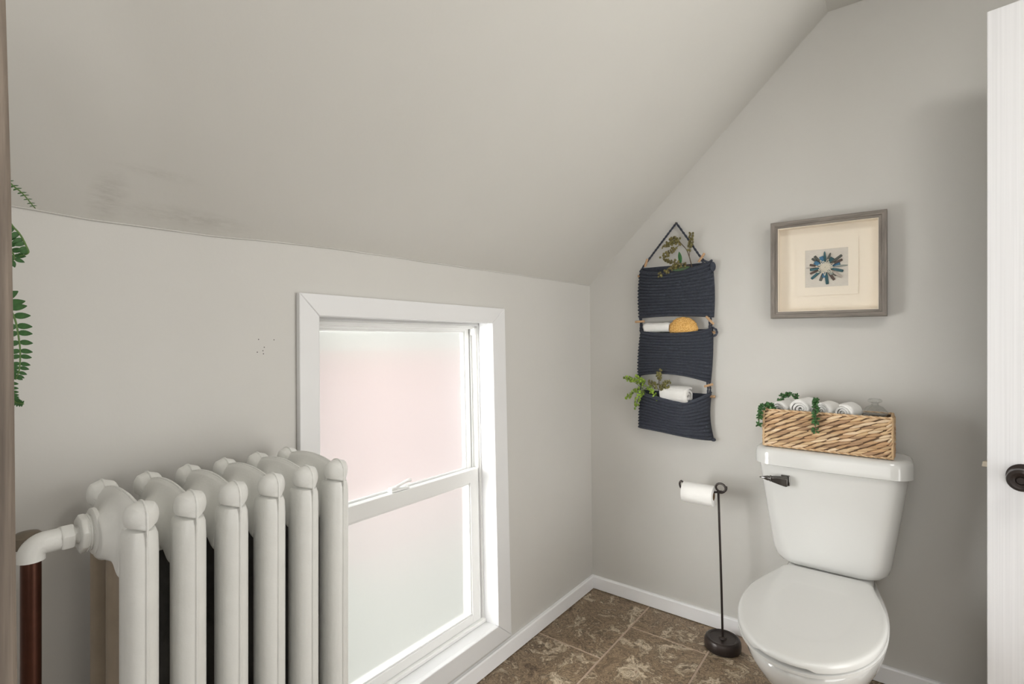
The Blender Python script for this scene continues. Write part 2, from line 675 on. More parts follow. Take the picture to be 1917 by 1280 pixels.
# wall behind the camera and right wall with its doorway
mb = MB().loft([[(-0.17, yy, -0.1), (RX + 0.12, yy, -0.1), (RX + 0.12, yy, CZ + 0.05), (SX - 0.05, yy, CZ + 0.05), (-0.17, yy, 1.36)]
                for yy in (FY, FY - 0.12)])
tag(mb.build('wall_front', WALL), 'greige wall behind the camera', 'wall', kind='structure')
HY, HW = -0.485, 0.775        # hinge side of doorway, doorway width
mb = MB()
mb.box(RX, RX + 0.12, HY + 0.01, 0.0, 0, CZ)
mb.box(RX, RX + 0.12, FY, HY - HW - 0.01, 0, CZ)
mb.box(RX, RX + 0.12, HY - HW - 0.01, HY + 0.01, 2.045, CZ)
tag(mb.build('wall_right', WALL), 'greige side wall with the doorway', 'wall', kind='structure')
mb = MB()
mb.box(RX + 0.9, RX + 1.0, HY - 1.4, HY + 0.7, 0, 2.4)
mb.box(RX + 0.12, RX + 1.0, HY + 0.6, HY + 0.7, 0, 2.4)
mb.box(RX + 0.12, RX + 1.0, HY - 1.5, HY - 1.4, 0, 2.4)
mb.box(RX + 0.12, RX + 1.0, HY - 1.5, HY + 0.7, 2.35, 2.45)
mb.box(RX + 0.12, RX + 1.0, HY - 1.5, HY + 0.7, -0.1, 0)
tag(mb.build('wall_hallway', WALL), 'plain hallway walls beyond the doorway', 'wall', kind='structure')

# baseboards
mb = MB()
mb.loft([[(0.0, y, 0.003), (0.013, y, 0.003), (0.013, y, 0.055), (0.010, y, 0.060), (0.0, y, 0.060)] for y in (FY, 0.0)])
tag(mb.build('baseboard_left', BASEB), 'white baseboard below the window', 'baseboard', kind='structure')
mb = MB()
mb.loft([[(x, 0.0, 0.003), (x, -0.013, 0.003), (x, -0.013, 0.055), (x, -0.010, 0.060), (x, 0.0, 0.060)] for x in (0.0133, RX)])
tag(mb.build('baseboard_back', BASEB), 'white baseboard along the toilet wall', 'baseboard', kind='structure')

# ------------------------------------------------------------------ window
win = empty('window_1', (0, -1.07, 0.08))
tag(win, 'white double-hung window with frosted panes in a picture-frame casing', 'window', kind='structure')


def ww(x, y, z):
    return (x + lean(z), -1.482 + (y + 1.482) * (1 - 0.0314 * max(0, min(1, (z - 0.08) / 1.2))), z)


# casing: four mitred boards
co = (-1.482, -0.653, 0.080, 1.281)       # outer y0 y1 z0 z1
ci = (-1.427, -0.728, 0.145, 1.226)       # inner


def casing(a, b, c, d):
    """quad a,b outer / c,d inner (y,z), extruded in x with a small bead at the inner edge"""
    mb = MB()
    rings = []
    for x in (0.0, 0.017):
        rings.append([(x, *a), (x, *b), (x, *c), (x, *d)])
    mb.loft(rings)
    mb.warp(ww)
    return mb.build('casing', TRIM, win, bevel=0.0022)


e = 0.0003
casing((co[0], co[3]), (co[1], co[3]), (ci[1], ci[3] + e), (ci[0], ci[3] + e))
casing((co[0], co[2]), (co[1], co[2]), (ci[1], ci[2] - e), (ci[0], ci[2] - e))
casing((co[0], co[2]), (co[0], co[3]), (ci[0] - e, ci[3]), (ci[0] - e, ci[2]))
casing((co[1], co[2]), (co[1], co[3]), (ci[1] + e, ci[3]), (ci[1] + e, ci[2]))
# jamb boards lining the opening
jy0, jy1, jz0, jz1 = ci[0] - 0.004, ci[1] + 0.004, ci[2] - 0.004, ci[3] + 0.004
JX = -0.052                                # inner face of the window frame


def wbox(name, m, x0, x1, y0, y1, z0, z1, par=win, bev=0.0015):
    return MB().box(x0, x1, y0, y1, z0, z1).warp(ww).build(name, m, par, bevel=bev)


wbox('jamb', TRIM, -0.14, 0.0, jy1, jy1 + 0.012, jz0, jz1, bev=0)
wbox('jamb', TRIM, -0.14, 0.0, jy0 - 0.012, jy0, jz0, jz1, bev=0)
wbox('head_jamb', TRIM, -0.14, 0.0, jy0 - 0.012, jy1 + 0.012, jz1, jz1 + 0.012, bev=0)
wbox('sill', TRIM, -0.14, 0.0, jy0 - 0.012, jy1 + 0.012, jz0 - 0.012, jz0, bev=0)
# stop bead just inside the casing
wbox('stop_bead', TRIM, -0.004, 0.004, jy1 - 0.004, jy1 + 0.001, jz0, jz1 - 0.004, bev=0.001)
wbox('stop_bead', TRIM, -0.004, 0.004, jy0, jy1, jz1 - 0.005, jz1 + 0.001, bev=0.001)
# vinyl frame with tracks
fr = wbox('frame_head', VINYL, -0.125, JX, jy0, jy1, jz1 - 0.012, jz1)
wbox('frame_head', VINYL, -0.120, JX - 0.016, jy0, jy1, jz1 - 0.024, jz1 - 0.012)
wbox('frame_sill', VINYL, -0.125, JX + 0.008, jy0, jy1, jz0, jz0 + 0.012)
for (a, b) in ((jy1 - 0.005, jy1), (jy0, jy0 + 0.005)):
    wbox('frame_side', VINYL, -0.125, JX, a, b, jz0, jz1)
for sgn, ye in ((-1, jy1), (1, jy0)):
    for xx in (JX - 0.006, JX - 0.032, JX - 0.048):
        a, b = sorted((ye, ye + sgn * 0.014))
        wbox('track_rib', VINYL, xx - 0.003, xx, a, b, jz0, jz1 - 0.024, bev=0.0008)
    a, b = sorted((ye + sgn * 0.004, ye + sgn * 0.018))
    wbox('track_stop', VINYL, JX - 0.026, JX - 0.005, a, b, jz1 - 0.046, jz1 - 0.020)


def sash(name, x0, x1, y0, y1, z0, z1, ws, wt, wbm):
    s = empty(name, ((x0 + x1) / 2, (y0 + y1) / 2, z0))
    attach(s, win)
    wbox('stile', VINYL, x0, x1, y0, y0 + ws, z0, z1, s)
    wbox('stile', VINYL, x0, x1, y1 - ws, y1, z0, z1, s)
    wbox('rail', VINYL, x0, x1, y0 + ws, y1 - ws, z1 - wt, z1, s)
    wbox('rail', VINYL, x0, x1, y0 + ws, y1 - ws, z0, z0 + wbm, s)
    xm = (x0 + x1) / 2
    gy0, gy1, gz0, gz1 = y0 + ws, y1 - ws, z0 + wbm, z1 - wt
    # glazing bead
    q = 0.006
    for bx in ((gy0, gy0 + q, gz0, gz1), (gy1 - q, gy1, gz0, gz1), (gy0 + q, gy1 - q, gz0, gz0 + q), (gy0 + q, gy1 - q, gz1 - q, gz1)):
        wbox('glazing_bead', VINYL, xm + 0.002, x1 - 0.004, *bx, s, 0.001)
    mb = MB()
    mb.box(xm - 0.003, xm + 0.001, gy0, gy1, gz0, gz1)
    # the room-side face carries the frosting
    mb.m = [1] * 6
    for k, f in enumerate(mb.f):
        if all(mb.v[i][0] > xm for i in f):
            mb.m[k] = 0
    mb.warp(ww)
    p = mb.build('pane', [FROST, CLEAR], s)
    return s


ls = sash('lower_sash', JX - 0.030, JX - 0.006, jy0 + 0.006, jy1 - 0.006, jz0 + 0.012, 0.702, 0.050, 0.046, 0.030)
us = sash('upper_sash', JX - 0.062, JX - 0.036, jy0 + 0.014, jy1 - 0.014, 0.668, jz1 - 0.022, 0.022, 0.010, 0.030)
# sash lock on the meeting rail
lk = empty('sash_lock', (JX - 0.018, -1.10, 0.702)); attach(lk, win)
MB().box(JX - 0.034, JX - 0.010, -1.135, -1.065, 0.7025, 0.709).warp(ww).build('lock_plate', VINYL, lk, bevel=0.002)
MB().box(JX - 0.032, JX - 0.014, -1.132, -1.110, 0.709, 0.716).warp(ww).build('lock_keeper', VINYL, lk, bevel=0.002)
MB().tube(bez([(JX - 0.022, -1.112, 0.713), (JX - 0.020, -1.092, 0.719), (JX - 0.014, -1.07, 0.727), (JX - 0.010, -1.058, 0.727)], 10),
          [0.006, 0.006, 0.0055, 0.005, 0.005, 0.005, 0.005, 0.006, 0.006, 0.006, 0.005], 8).warp(ww).build('lock_lever', VINYL, lk, smooth=40)

# ------------------------------------------------------------------ outdoors seen through the frosting
nh = thing('neighbour_house', (-4.0, 3.5, -4.0), 'pale pink neighbouring house blurred behind the frosted window', 'house')
PINK = mat('pink_siding', srgb(238, 212, 208), 0.8, 0.05, 3)
PALE = mat('pale_siding', srgb(222, 222, 212), 0.8, 0.04, 3)
BELT = mat('faded_pink_siding', srgb(230, 216, 210), 0.8, 0.04, 3)
MB().box(-6.0, -3.6, 1.12, 7.5, -0.70, 1.05).build('upper_wall', PINK, nh)
MB().box(-6.0, -3.6, 1.12, 7.5, -1.30, -0.70).build('belt_course', BELT, nh)
MB().box(-6.0, -3.6, 1.12, 7.5, -4.0, -1.30).build('lower_wall', PALE, nh)
MB().box(-6.1, -3.35, 0.95, 7.7, 1.05, 1.25).build('eave', PALE, nh)
MB().loft([[(-6.1, 0.95, 1.25), (-3.35, 0.95, 1.25), (-4.7, 0.95, 2.3)], [(-6.1, 7.7, 1.25), (-3.35, 7.7, 1.25), (-4.7, 7.7, 2.3)]]).build('roof', PALE, nh)
gr = MB().box(-30, -0.3, -20, 25, -4.3, -4.0).build('ground', mat('pale_yard', srgb(200, 203, 188), 0.9, 0.1, 1))
tag(gr, 'pale yard below the window, blurred by the frosting', 'ground', kind='structure')

# ------------------------------------------------------------------ door, swung open beside the toilet
LX, LY = 1.338, -0.327
ddir = Vector((0.977, -0.214, 0)).normalized()
dn = Vector((-ddir.y, ddir.x, 0))          # points to the toilet wall
if dn.y < 0: dn = -dn
DW, DT, DH = 0.76, 0.035, 2.030
door = empty('door_1', (LX + ddir.x * DW, LY + ddir.y * DW, 0.0))
tag(door, 'white painted slab door standing open, dark bronze knob', 'door', kind='structure')


def dpt(s, t, z):
    """s along leaf from latch edge, t out of the camera-side face (towards the room)"""
    return (LX + ddir.x * s - dn.x * t, LY + ddir.y * s - dn.y * t, z)


def mat_door():
    m, nt, N, L, b = new_mat('painted_door_grain')
    v = coords(nt, 'Object', (260, 260, 1.2))
    n = noise(nt, v, 1.0, 3, 0.6)
    L.new(ramp(nt, n.outputs[0], [(0.3, srgb(222, 222, 224)), (0.7, srgb(232, 232, 234))]), b.inputs['Base Color'])
    b.inputs['Roughness'].default_value = 0.4
    bump(nt, b, n.outputs[0], 0.12, 0.002)
    return m


mb = MB()
mb.loft([[dpt(0, 0, z), dpt(DW, 0, z), dpt(DW, -DT, z), dpt(0, -DT, z)] for z in (0.012, DH)])
mb.build('leaf', mat_door(), door, bevel=0.0015)
# knob: rosette, neck and dished round knob
KS, KZ = 0.068, 0.820


def dlathe(name, prof, m, par, side=1):
    mb = MB()
    rings = []
    for r, t in prof:
        tt = t if side > 0 else -DT - t
        rings.append([dpt(KS + r * cos(2 * pi * k / 40), tt, KZ + r * sin(2 * pi * k / 40)) for k in range(40)])
    mb.loft(rings)
    return mb.build(name, m, par, smooth=35)


for sd in (1, -1):
    kn = dlathe('knob', [(0.011, 0.006), (0.011, 0.024), (0.018, 0.029), (0.0265, 0.037), (0.0285, 0.046), (0.0265, 0.055), (0.020, 0.0605),
                         (0.012, 0.059), (0.0095, 0.0565), (0.009, 0.058), (0.0075, 0.0595), (0.001, 0.0595)], BRONZE, door, sd)
    dlathe('rosette', [(0.0325, 0.0), (0.0325, 0.003), (0.029, 0.0065), (0.016, 0.009), (0.010, 0.009)], BRONZE, kn, sd)
# latch bolt sticking out of the door edge
mb = MB()
lz = 0.838
mb.loft([[dpt(0.0, -0.010, lz - 0.008), dpt(-0.012, -0.012, lz - 0.008), dpt(-0.009, -0.024, lz - 0.008), dpt(0.0, -0.026, lz - 0.008)],
         [dpt(0.0, -0.010, lz + 0.008), dpt(-0.010, -0.012, lz + 0.006), dpt(-0.009, -0.024, lz + 0.006), dpt(0.0, -0.026, lz + 0.008)]])
mb.build('latch_bolt', mat('worn_brass', srgb(170, 160, 144), 0.5, metal=0.5), door, bevel=0.001)
for hz in (0.25, 1.05, 1.8):
    MB().tube([dpt(DW + 0.004, -DT / 2, hz), dpt(DW + 0.004, -DT / 2, hz + 0.09)], 0.007, 10).build('hinge', BRONZE, door, smooth=40)

# ------------------------------------------------------------------ ceiling lamp (out of frame, lights the room)
lp = thing('ceiling_lamp', (1.72, -1.30, CZ), 'round flush-mount ceiling lamp with a white dome shade', 'lamp')
MB().lathe([(0.23, -0.02), (0.23, 0.0)], (1.72, -1.30, CZ), n=40).build('mount', mat('lamp_metal', srgb(200, 200, 200), 0.3, metal=0.8), lp, smooth=40)
MB().lathe([(0.22 * sin(a), -0.02 - 0.10 * cos(a)) for a in [pi / 2 * k / 10 for k in range(11)]] + [(0.20, -0.018)], (1.72, -1.30, CZ), n=40).build(
    'shade', mat_emit('lamp_glow', (1.0, 0.975, 0.93, 1), LAMP_STRENGTH), lp, smooth=60)


# ================================================================== TOILET
TXC = 0.968
toilet = thing('toilet', (TXC, -0.40, 0.0), 'white porcelain two-piece toilet with closed lid', 'toilet')


def rrect(hw, y0, y1, r, n=8, bow=0.0):
    """rounded rectangle in x,y about TXC; y0 front (negative), y1 back; bow pushes the front out"""
    pts = []
    for (cx, cy, a0) in ((hw - r, y1 - r, 0), (-hw + r, y1 - r, pi / 2), (-hw + r, y0 + r, pi), (hw - r, y0 + r, 1.5 * pi)):
        for k in range(n + 1):
            a = a0 + pi / 2 * k / n
            pts.append([cx + r * cos(a), cy + r * sin(a)])
    # subdivide front edge for bow: front edge lies between group 2 end and group 3 start
    out = []
    for i, p in enumerate(pts):
        out.append(p)
        if i == 3 * (n + 1) - 1:
            q = pts[i + 1]
            for k in range(1, 8):
                out.append([lerp(p[0], q[0], k / 8), p[1]])
    res = []
    for (x, y) in out:
        f = max(0, (y1 - y) / (y1 - y0))
        res.append((TXC + x, y - bow * (1 - (x / hw) ** 2) * f))
    return res


# tank
tk = []
for z, hw, fr_, r in [(0.400, 0.118, -0.168, 0.045), (0.402, 0.135, -0.178, 0.05), (0.409, 0.150, -0.186, 0.052), (0.424, 0.162, -0.191, 0.054),
                      (0.446, 0.169, -0.194, 0.055), (0.475, 0.1735, -0.196, 0.055), (0.55, 0.1845, -0.199, 0.055), (0.64, 0.198, -0.202, 0.055),
                      (0.738, 0.212, -0.205, 0.055)]:
    tk.append([(x, y, z) for x, y in rrect(hw, fr_, -0.022, r, bow=0.006)])
MB().loft(tk).build('tank', PORC, toilet, smooth=50)
# tank lid
tl = []
for z, d, r in [(0.7365, 0.004, 0.058), (0.7385, 0.0, 0.06), (0.775, 0.0, 0.06), (0.786, -0.003, 0.058), (0.7925, -0.010, 0.052), (0.795, -0.022, 0.045), (0.7955, -0.06, 0.02)]:
    if d > 0: d = -d
    tl.append([(x, y, z) for x, y in rrect(0.2235 + d, -0.214 - d, -0.014 + d, r, bow=0.010)])
MB().loft(tl).build('tank_lid', PORC, toilet, smooth=50)
# flush lever on the front of the tank
lev = empty('flush_lever', (0.845, -0.21, 0.69)); attach(lev, toilet)
yf = -0.2085
MB().box(0.833, 0.860, yf - 0.008, yf + 0.004, 0.673, 0.708).build('escutcheon', CHROME, lev, bevel=0.002)
rg = []
for x, hz, hy in [(0.856, 0.0155, 0.006), (0.850, 0.0165, 0.008), (0.83, 0.0135, 0.0075), (0.808, 0.0095, 0.0065)]:
    zc = 0.690 + (0.856 - x) * 0.06
    rg.append([(x, yf - 0.019 - hy, zc - hz), (x, yf - 0.019 - hy, zc + hz * 0.6), (x, yf - 0.019 + hy, zc + hz), (x, yf - 0.019 + hy, zc - hz)])
MB().loft(rg).build('lever_arm', mat('smoked_chrome', srgb(110, 107, 104), 0.2, metal=0.9), lev, bevel=0.0015)
MB().lathe([(0.0095, 0.0), (0.0105, -0.002), (0.0105, -0.006), (0.008, -0.008), (0.0085, -0.011), (0.0085, -0.014), (0.004, -0.028), (0.0015, -0.038), (0.0004, -0.039)],
           (0.808, yf - 0.019, 0.6935), 'X', 14).build('lever_tip', CHROME, lev, smooth=40)


# bowl, seat and lid share one outline
def outline(hw, yf_, yb, hwb, n=44, rc=0.03):
    """half outline from back centre round the front; closed symmetric ring. yf_ front tip, yb back edge"""
    ym = yf_ + (yb - yf_) * 0.51
    pts = []
    pts.append((0.0, yb)); pts.append((hwb * 0.5, yb)); pts.append((hwb - rc, yb))
    for k in range(1, 5):
        a = pi / 2 * (1 - k / 5)
        pts.append((hwb - rc + rc * cos(a), yb - rc + rc * sin(a)))
    y_s = yb - rc
    for k in range(0, 12):
        t = k / 12
        y = lerp(y_s, ym, t)
        pts.append((hwb + (hw - hwb) * sin(pi / 2 * t) ** 1.15, y))
    for k in range(0, 17):
        a = pi / 2 * k / 16
        pts.append((hw * cos(a) ** 0.95 if k < 16 else 0.0, ym - (ym - yf_) * sin(a)))
    # the bowl stands slightly turned
    sk = lambda y: TXC - 0.003 + 0.035 * (y + 0.2)
    right = [(sk(y) + x, y) for x, y in pts]
    left = [(sk(y) - x, y) for x, y in pts[1:-1]][::-1]
    return right + left


def oring(z, hw, yf_, yb, hwb, rc=0.03):
    return [(x, y, z) for x, y in outline(hw, yf_, yb, hwb, rc=rc)]


bw = [oring(0.0, 0.105, -0.56, -0.16, 0.100), oring(0.02, 0.103, -0.555, -0.16, 0.098), oring(0.06, 0.088, -0.53, -0.15, 0.085), oring(0.12, 0.086, -0.545, -0.14, 0.085),
      oring(0.18, 0.105, -0.60, -0.12, 0.095), oring(0.24, 0.138, -0.675, -0.10, 0.105), oring(0.29, 0.161, -0.725, -0.08, 0.115),
      oring(0.325, 0.172, -0.756, -0.06, 0.122), oring(0.350, 0.1755, -0.768, -0.05, 0.124), oring(0.362, 0.174, -0.767, -0.05, 0.124),
      oring(0.367, 0.168, -0.760, -0.055, 0.120), oring(0.368, 0.13, -0.70, -0.08, 0.09)]
MB().loft(bw).build('bowl', PORC, toilet, smooth=55)
# raised deck under the tank
MB().loft([oring(0.366, 0.124, -0.36, -0.05, 0.120, 0.02), oring(0.390, 0.122, -0.33, -0.055, 0.118, 0.02), oring(0.3995, 0.112, -0.31, -0.06, 0.108, 0.02)]).build('deck', PORC, toilet, smooth=55)
YB = -0.208
MB().loft([oring(0.3715, 0.171, -0.775, YB, 0.124), oring(0.3735, 0.1765, -0.782, YB, 0.127), oring(0.3815, 0.1775, -0.783, YB, 0.128), oring(0.3850, 0.173, -0.778, YB, 0.126)]).build('seat', SEATP, toilet, smooth=40)
# lid, with a finger notch along its front edge
lr = []
for z, g in [(0.3915, -0.004), (0.3890, 0.0), (0.4005, 0.001), (0.4055, -0.001), (0.4085, -0.005), (0.4098, -0.012), (0.4102, -0.040)]:
    ring = []
    for x, y in outline(0.1755 + g, -0.788 - g, YB + 0.004 + g, 0.128 + g):
        zz = z
        if z < 0.395:
            zz = z + 0.0065 * (1 if (-0.105 < x - TXC < 0.03 and y < -0.66) else 0)
        ring.append((x, y, zz))
    lr.append(ring)
# a faint round dish in the lid
for s_, dz in [(0.62, 0.4100), (0.58, 0.4090), (0.54, 0.4083), (0.2, 0.4082)]:
    ctr = (TXC - 0.012, -0.52)
    lr.append([(ctr[0] + (x - ctr[0]) * s_, ctr[1] + (y - ctr[1]) * s_, dz) for x, y in outline(0.1755, -0.788, YB, 0.128)])
MB().loft(lr).build('seat_lid', SEATP, toilet, smooth=35)
for sx in (-1, 1):
    MB().lathe([(0.013, 0), (0.012, 0.010), (0.006, 0.015), (0.001, 0.0155)], (TXC + sx * 0.092, -0.36, 0.018), n=14).build('bolt_cap', PORC, toilet, smooth=40)

# ================================================================== RADIATOR
rad = thing('radiator', (0.165, -1.71, 0.0), 'old cast-iron column radiator painted pale grey, below the window wall', 'radiator')
RXC, PITCH, RY0 = 0.157, 0.0664, -1.546


def ellring(cx, rx, ry, z, n=20, pw=1.0):
    return [(cx + rx * math.copysign(abs(cos(2 * pi * k / n)) ** pw, cos(2 * pi * k / n)), ry * math.copysign(abs(sin(2 * pi * k / n)) ** pw, sin(2 * pi * k / n)), z) for k in range(n)]


# profile in x (relative to RXC) of the top edge: ears at both ends, low arch between
HUBZ = 0.862


def sec_top(x):
    ax = abs(x)
    arch = 0.9275 - 0.0085 * (x / 0.07) ** 2 if ax < 0.085 else 0.0
    q = 1 - ((ax - 0.0945) / 0.0235) ** 2
    ear = 0.9045 + 0.0225 * sqrt(q) if q > 0 else 0.0
    return max(arch, ear, 0.9045)


def sec_low(x):
    return 0.818 - 0.018 * sstep(0.03, 0.058, abs(x)) + 0.087 * sstep(0.060, 0.084, abs(x))


def sec_h(x, z):
    """half thickness of the casting"""
    dt = max(0.0, sec_top(x) - z)
    h = 0.0030 + 0.0185 * (1 - math.exp(-dt / 0.024))
    r = sqrt((x / 1.2) ** 2 + (z - HUBZ) ** 2)
    fl_ = 0.0332 if r < 0.032 else 0.0332 * math.exp(-((r - 0.032) / 0.020) ** 1.2)
    p = 6.0
    h = (h ** p + max(fl_, 1e-4) ** p) ** (1 / p)
    h = min(h, 0.0332)
    # ears: round bosses with a crisp lower edge
    for sx in (-1, 1):
        q = 1 - ((x - sx * 0.0945) / 0.0235) ** 2 - ((z - 0.9045) / 0.0225) ** 2
        if q > 0:
            h = max(h, 0.0238 * q ** 0.34)
    h = 0.0022 + (h - 0.0022) * min(1.0, dt / 0.0045) ** 0.5 if h > 0.0022 else h
    h *= max(0.0, 1 - (abs(x) / 0.1178) ** 9) ** 0.5
    return h


mb = MB()
NXs, NZs = 120, 64
xs_ = [0.1175 * sin(pi / 2 * (-1 + 2 * i / NXs)) if False else 0.1175 * (-1 + 2 * i / NXs) for i in range(NXs + 1)]
for sg in (-1, 1):
    def surf(u, v, sg=sg):
        x = 0.1175 * (-1 + 2 * u)
        zl, zt = sec_low(x), sec_top(x)
        vv = 1 - (1 - v) ** 1.35
        z = lerp(zl, zt, vv)
        h = sec_h(x, z) * (1 - (1 - min(1, v / 0.12)) ** 2) ** 0.5
        return (RXC + x, sg * h, z)
    mb.grid(surf, NXs, NZs, flip=(sg > 0))
# close the thin top edge and the ends
mb.grid(lambda u, v: (lambda x: (RXC + x, sec_h(x, sec_top(x)) * (2 * v - 1), sec_top(x)))(0.1175 * (-1 + 2 * u)), NXs, 1)
# front column, with shoulders under the ear
mb.loft([ellring(RXC + 0.0835, rx, ry, z, 28, 0.82) for z, rx, ry in ((0.10, 0.0325, 0.0225), (0.3, 0.0325, 0.0222), (0.6, 0.0325, 0.0222), (0.80, 0.0328, 0.0222), (0.855, 0.0328, 0.0222), (0.876, 0.0322, 0.0212), (0.8845, 0.0295, 0.0185), (0.889, 0.022, 0.012))])
# bottom header and hub
rg = []
for k in range(13):
    t = -1 + 2 * k / 12
    rg.append([(RXC + t * 0.11, 0.024 * cos(2 * pi * j / 16), 0.115 + 0.045 * sin(2 * pi * j / 16)) for j in range(16)])
mb.loft(rg)
mb.lathe([(0.034, -0.0332), (0.034, 0.0332)], (RXC, 0, 0.115), 'Y', 24)
sec_me = mb.mesh('section', RADP, 38)
# raised casting seam along the top edge and down the front
path = [(RXC + x, 0, sec_top(x) + 0.0003) for x in [0.1172 * (-1 + 2 * k / 60) for k in range(61)]] + [(RXC + 0.1176, 0, 0.893)] + [(RXC + 0.1172, 0, 0.872), (RXC + 0.1166, 0, 0.862), (RXC + 0.1166, 0, 0.12)]
sp = []
for a_, b_ in zip(path, path[1:]):
    n_ = 4 if abs(a_[2] - b_[2]) < 0.1 else 2
    sp += [Vector(a_).lerp(Vector(b_), k / n_) for k in range(n_)]
sp.append(Vector(path[-1]))
seam_me = MB().tube(sp, 0.0019, 6).mesh('casting_seam', RADP, 60)


def colmesh(m):
    c = MB()
    c.loft([ellring(0, 0.0235, 0.019, z, pw=0.85) for z in (0.13, 0.4, 0.7, 0.872)])
    return c.mesh('inner_column', m, 60)


cm_iron, cm_tan = colmesh(IRON), colmesh(TANP)
for k in range(6):
    yc = RY0 - PITCH * k
    s = bpy.data.objects.new('section', sec_me); COL.objects.link(s)
    s.location = (0, yc, 0)
    attach(s, rad)
    sm_ = bpy.data.objects.new('casting_seam', seam_me); COL.objects.link(sm_)
    sm_.location = (0, yc, 0)
    attach(sm_, s)
    for xx in (0.004, -0.078):
        c = bpy.data.objects.new('inner_column', cm_tan if k == 5 else cm_iron); COL.objects.link(c)
        c.location = (RXC + xx, yc, 0)
        attach(c, s)
    if k in (0, 5):
        for xx in (-0.07, 0.07):
            MB().loft([ellring(RXC + xx, 0.020, 0.017, z) for z in (0.09, 0.05, 0.02)] + [ellring(RXC + xx, 0.027, 0.024, z) for z in (0.012, 0.0005)]).warp(
                lambda x, y, z, yc=yc: (x, y + yc, z)).build('foot', RADP, s, smooth=40)
# tie rod with its paint
MB().tube([(RXC + 0.028, RY0 + 0.03, 0.826), (RXC + 0.028, RY0 - 5 * PITCH + 0.01, 0.826)], 0.0042, 8).build('tie_rod', RADP, rad, smooth=40)
# supply: bushing, union nut, elbow, copper riser
YE = RY0 - 5 * PITCH + 0.004
HX, HZ = RXC - 0.012, 0.868
su = empty('supply_valve', (HX, YE - 0.06, HZ)); attach(su, rad)


def hexn(r0, y0, y1, name, r1=None, n=6, m=RADP):
    r1 = r1 or r0
    ch = 0.12 * (y0 - y1)
    def rg(r, y): return [(HX + r * cos(2 * pi * (k + 0.25) / n), y, HZ + r * sin(2 * pi * (k + 0.25) / n)) for k in range(n)]
    return MB().loft([rg(r0 * 0.93, y0), rg(r0, y0 - ch), rg(r1, y1 + ch), rg(r1 * 0.93, y1)]).build(name, m, su, bevel=0.0012)


MB().lathe([(0.0355, 0.0), (0.0355, -0.005), (0.032, -0.007)], (HX, YE - 0.033, HZ), 'Y', 28).build('bushing_flange', RADP, su, smooth=40)
MB().lathe([(0.0275, 0.0), (0.027, -0.002), (0.0285, -0.0035), (0.027, -0.005), (0.0285, -0.0065), (0.027, -0.008)], (HX, YE - 0.039, HZ), 'Y', 28).build('bushing_thread', RADP, su, smooth=40)
hexn(0.0295, YE - 0.0455, YE - 0.0545, 'bushing_nut', n=8)
MB().lathe([(0.013, 0.0), (0.013, -0.012)], (HX, YE - 0.052, HZ), 'Y', 20).build('tailpiece', RADP, su, smooth=40)
hexn(0.0200, YE - 0.0605, YE - 0.0765, 'union_nut')
ER = 0.016
el = []
for k in range(11):
    a = pi / 2 * k / 10
    el.append((HX, YE - 0.092 - ER * sin(a), HZ - ER + ER * cos(a)))
MB().tube([(HX, YE - 0.075, HZ)] + el + [(HX, YE - 0.092 - ER, HZ - ER - 0.006)], 0.0162, 20).build('elbow', RADP, su, smooth=50)
MB().lathe([(0.0165, -0.012), (0.018, -0.006), (0.018, 0.005), (0.013, 0.010), (0.004, 0.012)], (HX - 0.022, YE - 0.108, HZ + 0.004), 'Z', 24).build('valve_bonnet', BRASSD, su, smooth=40)
MB().tube([(HX, YE - 0.108, HZ - 0.020), (HX, YE - 0.108, 0.0)], 0.0118, 20).build('riser_pipe', COPPER, su, smooth=40)

# ================================================================== PICTURE
pic = thing('framed_picture', (0.948, 0, 1.246), 'square shadow-box picture of a blue and brown quill flower in a grey wood frame', 'picture')
fx0, fx1, fz0, fz1, fy, fw = 0.771, 1.123, 1.247, 1.603, -0.046, 0.0235


def fbar(a, b, c, d, m):
    mb = MB()
    # stepped moulding: outer lip then slightly lower inner lip
    def q(y, s): return [(lerp(p[0], o[0], s), y, lerp(p[1], o[1], s)) for p, o in ((a, d), (b, c))]
    prof = [(-0.001, 0.0), (fy + 0.002, 0.0), (fy, 0.06), (fy, 0.62), (fy + 0.003, 0.68), (fy + 0.003, 0.97), (fy + 0.006, 1.0), (-0.001, 1.0)]
    A = [q(y, s)[0] for y, s in prof]; B_ = [q(y, s)[1] for y, s in prof]
    mb.loft([A, B_])
    return mb.build('frame_bar', m, pic)


O = [(fx0, fz1), (fx1, fz1), (fx1, fz0), (fx0, fz0)]
I = [(fx0 + fw, fz1 - fw), (fx1 - fw, fz1 - fw), (fx1 - fw, fz0 + fw), (fx0 + fw, fz0 + fw)]
fbar(O[0], O[1], I[1], I[0], FW_H); fbar(O[1], O[2], I[2], I[1], FW_V); fbar(O[2], O[3], I[3], I[2], FW_H); fbar(O[3], O[0], I[0], I[3], FW_V)
CREAM = mat('cream_mat_board', srgb(236, 226, 210), 0.8, 0.01, 20)
MB().box(fx0 + 0.01, fx1 - 0.01, -0.006, -0.002, fz0 + 0.01, fz1 - 0.01).build('mat_board', CREAM, pic)
# box liner, set just inside the frame's opening
ix0, ix1, iz0, iz1 = fx0 + fw, fx1 - fw, fz0 + fw, fz1 - fw
for (a, b, c, d) in ((ix0, ix0 + 0.0025, iz0, iz1), (ix1 - 0.0025, ix1, iz0, iz1), (ix0 + 0.0025, ix1 - 0.0025, iz1 - 0.0025, iz1), (ix0 + 0.0025, ix1 - 0.0025, iz0, iz0 + 0.0025)):
    MB().box(a, b, fy + 0.0065, -0.006, c, d).build('liner', CREAM, pic)
ax0, ax1, az0, az1 = 0.880, 1.012, 1.358, 1.494
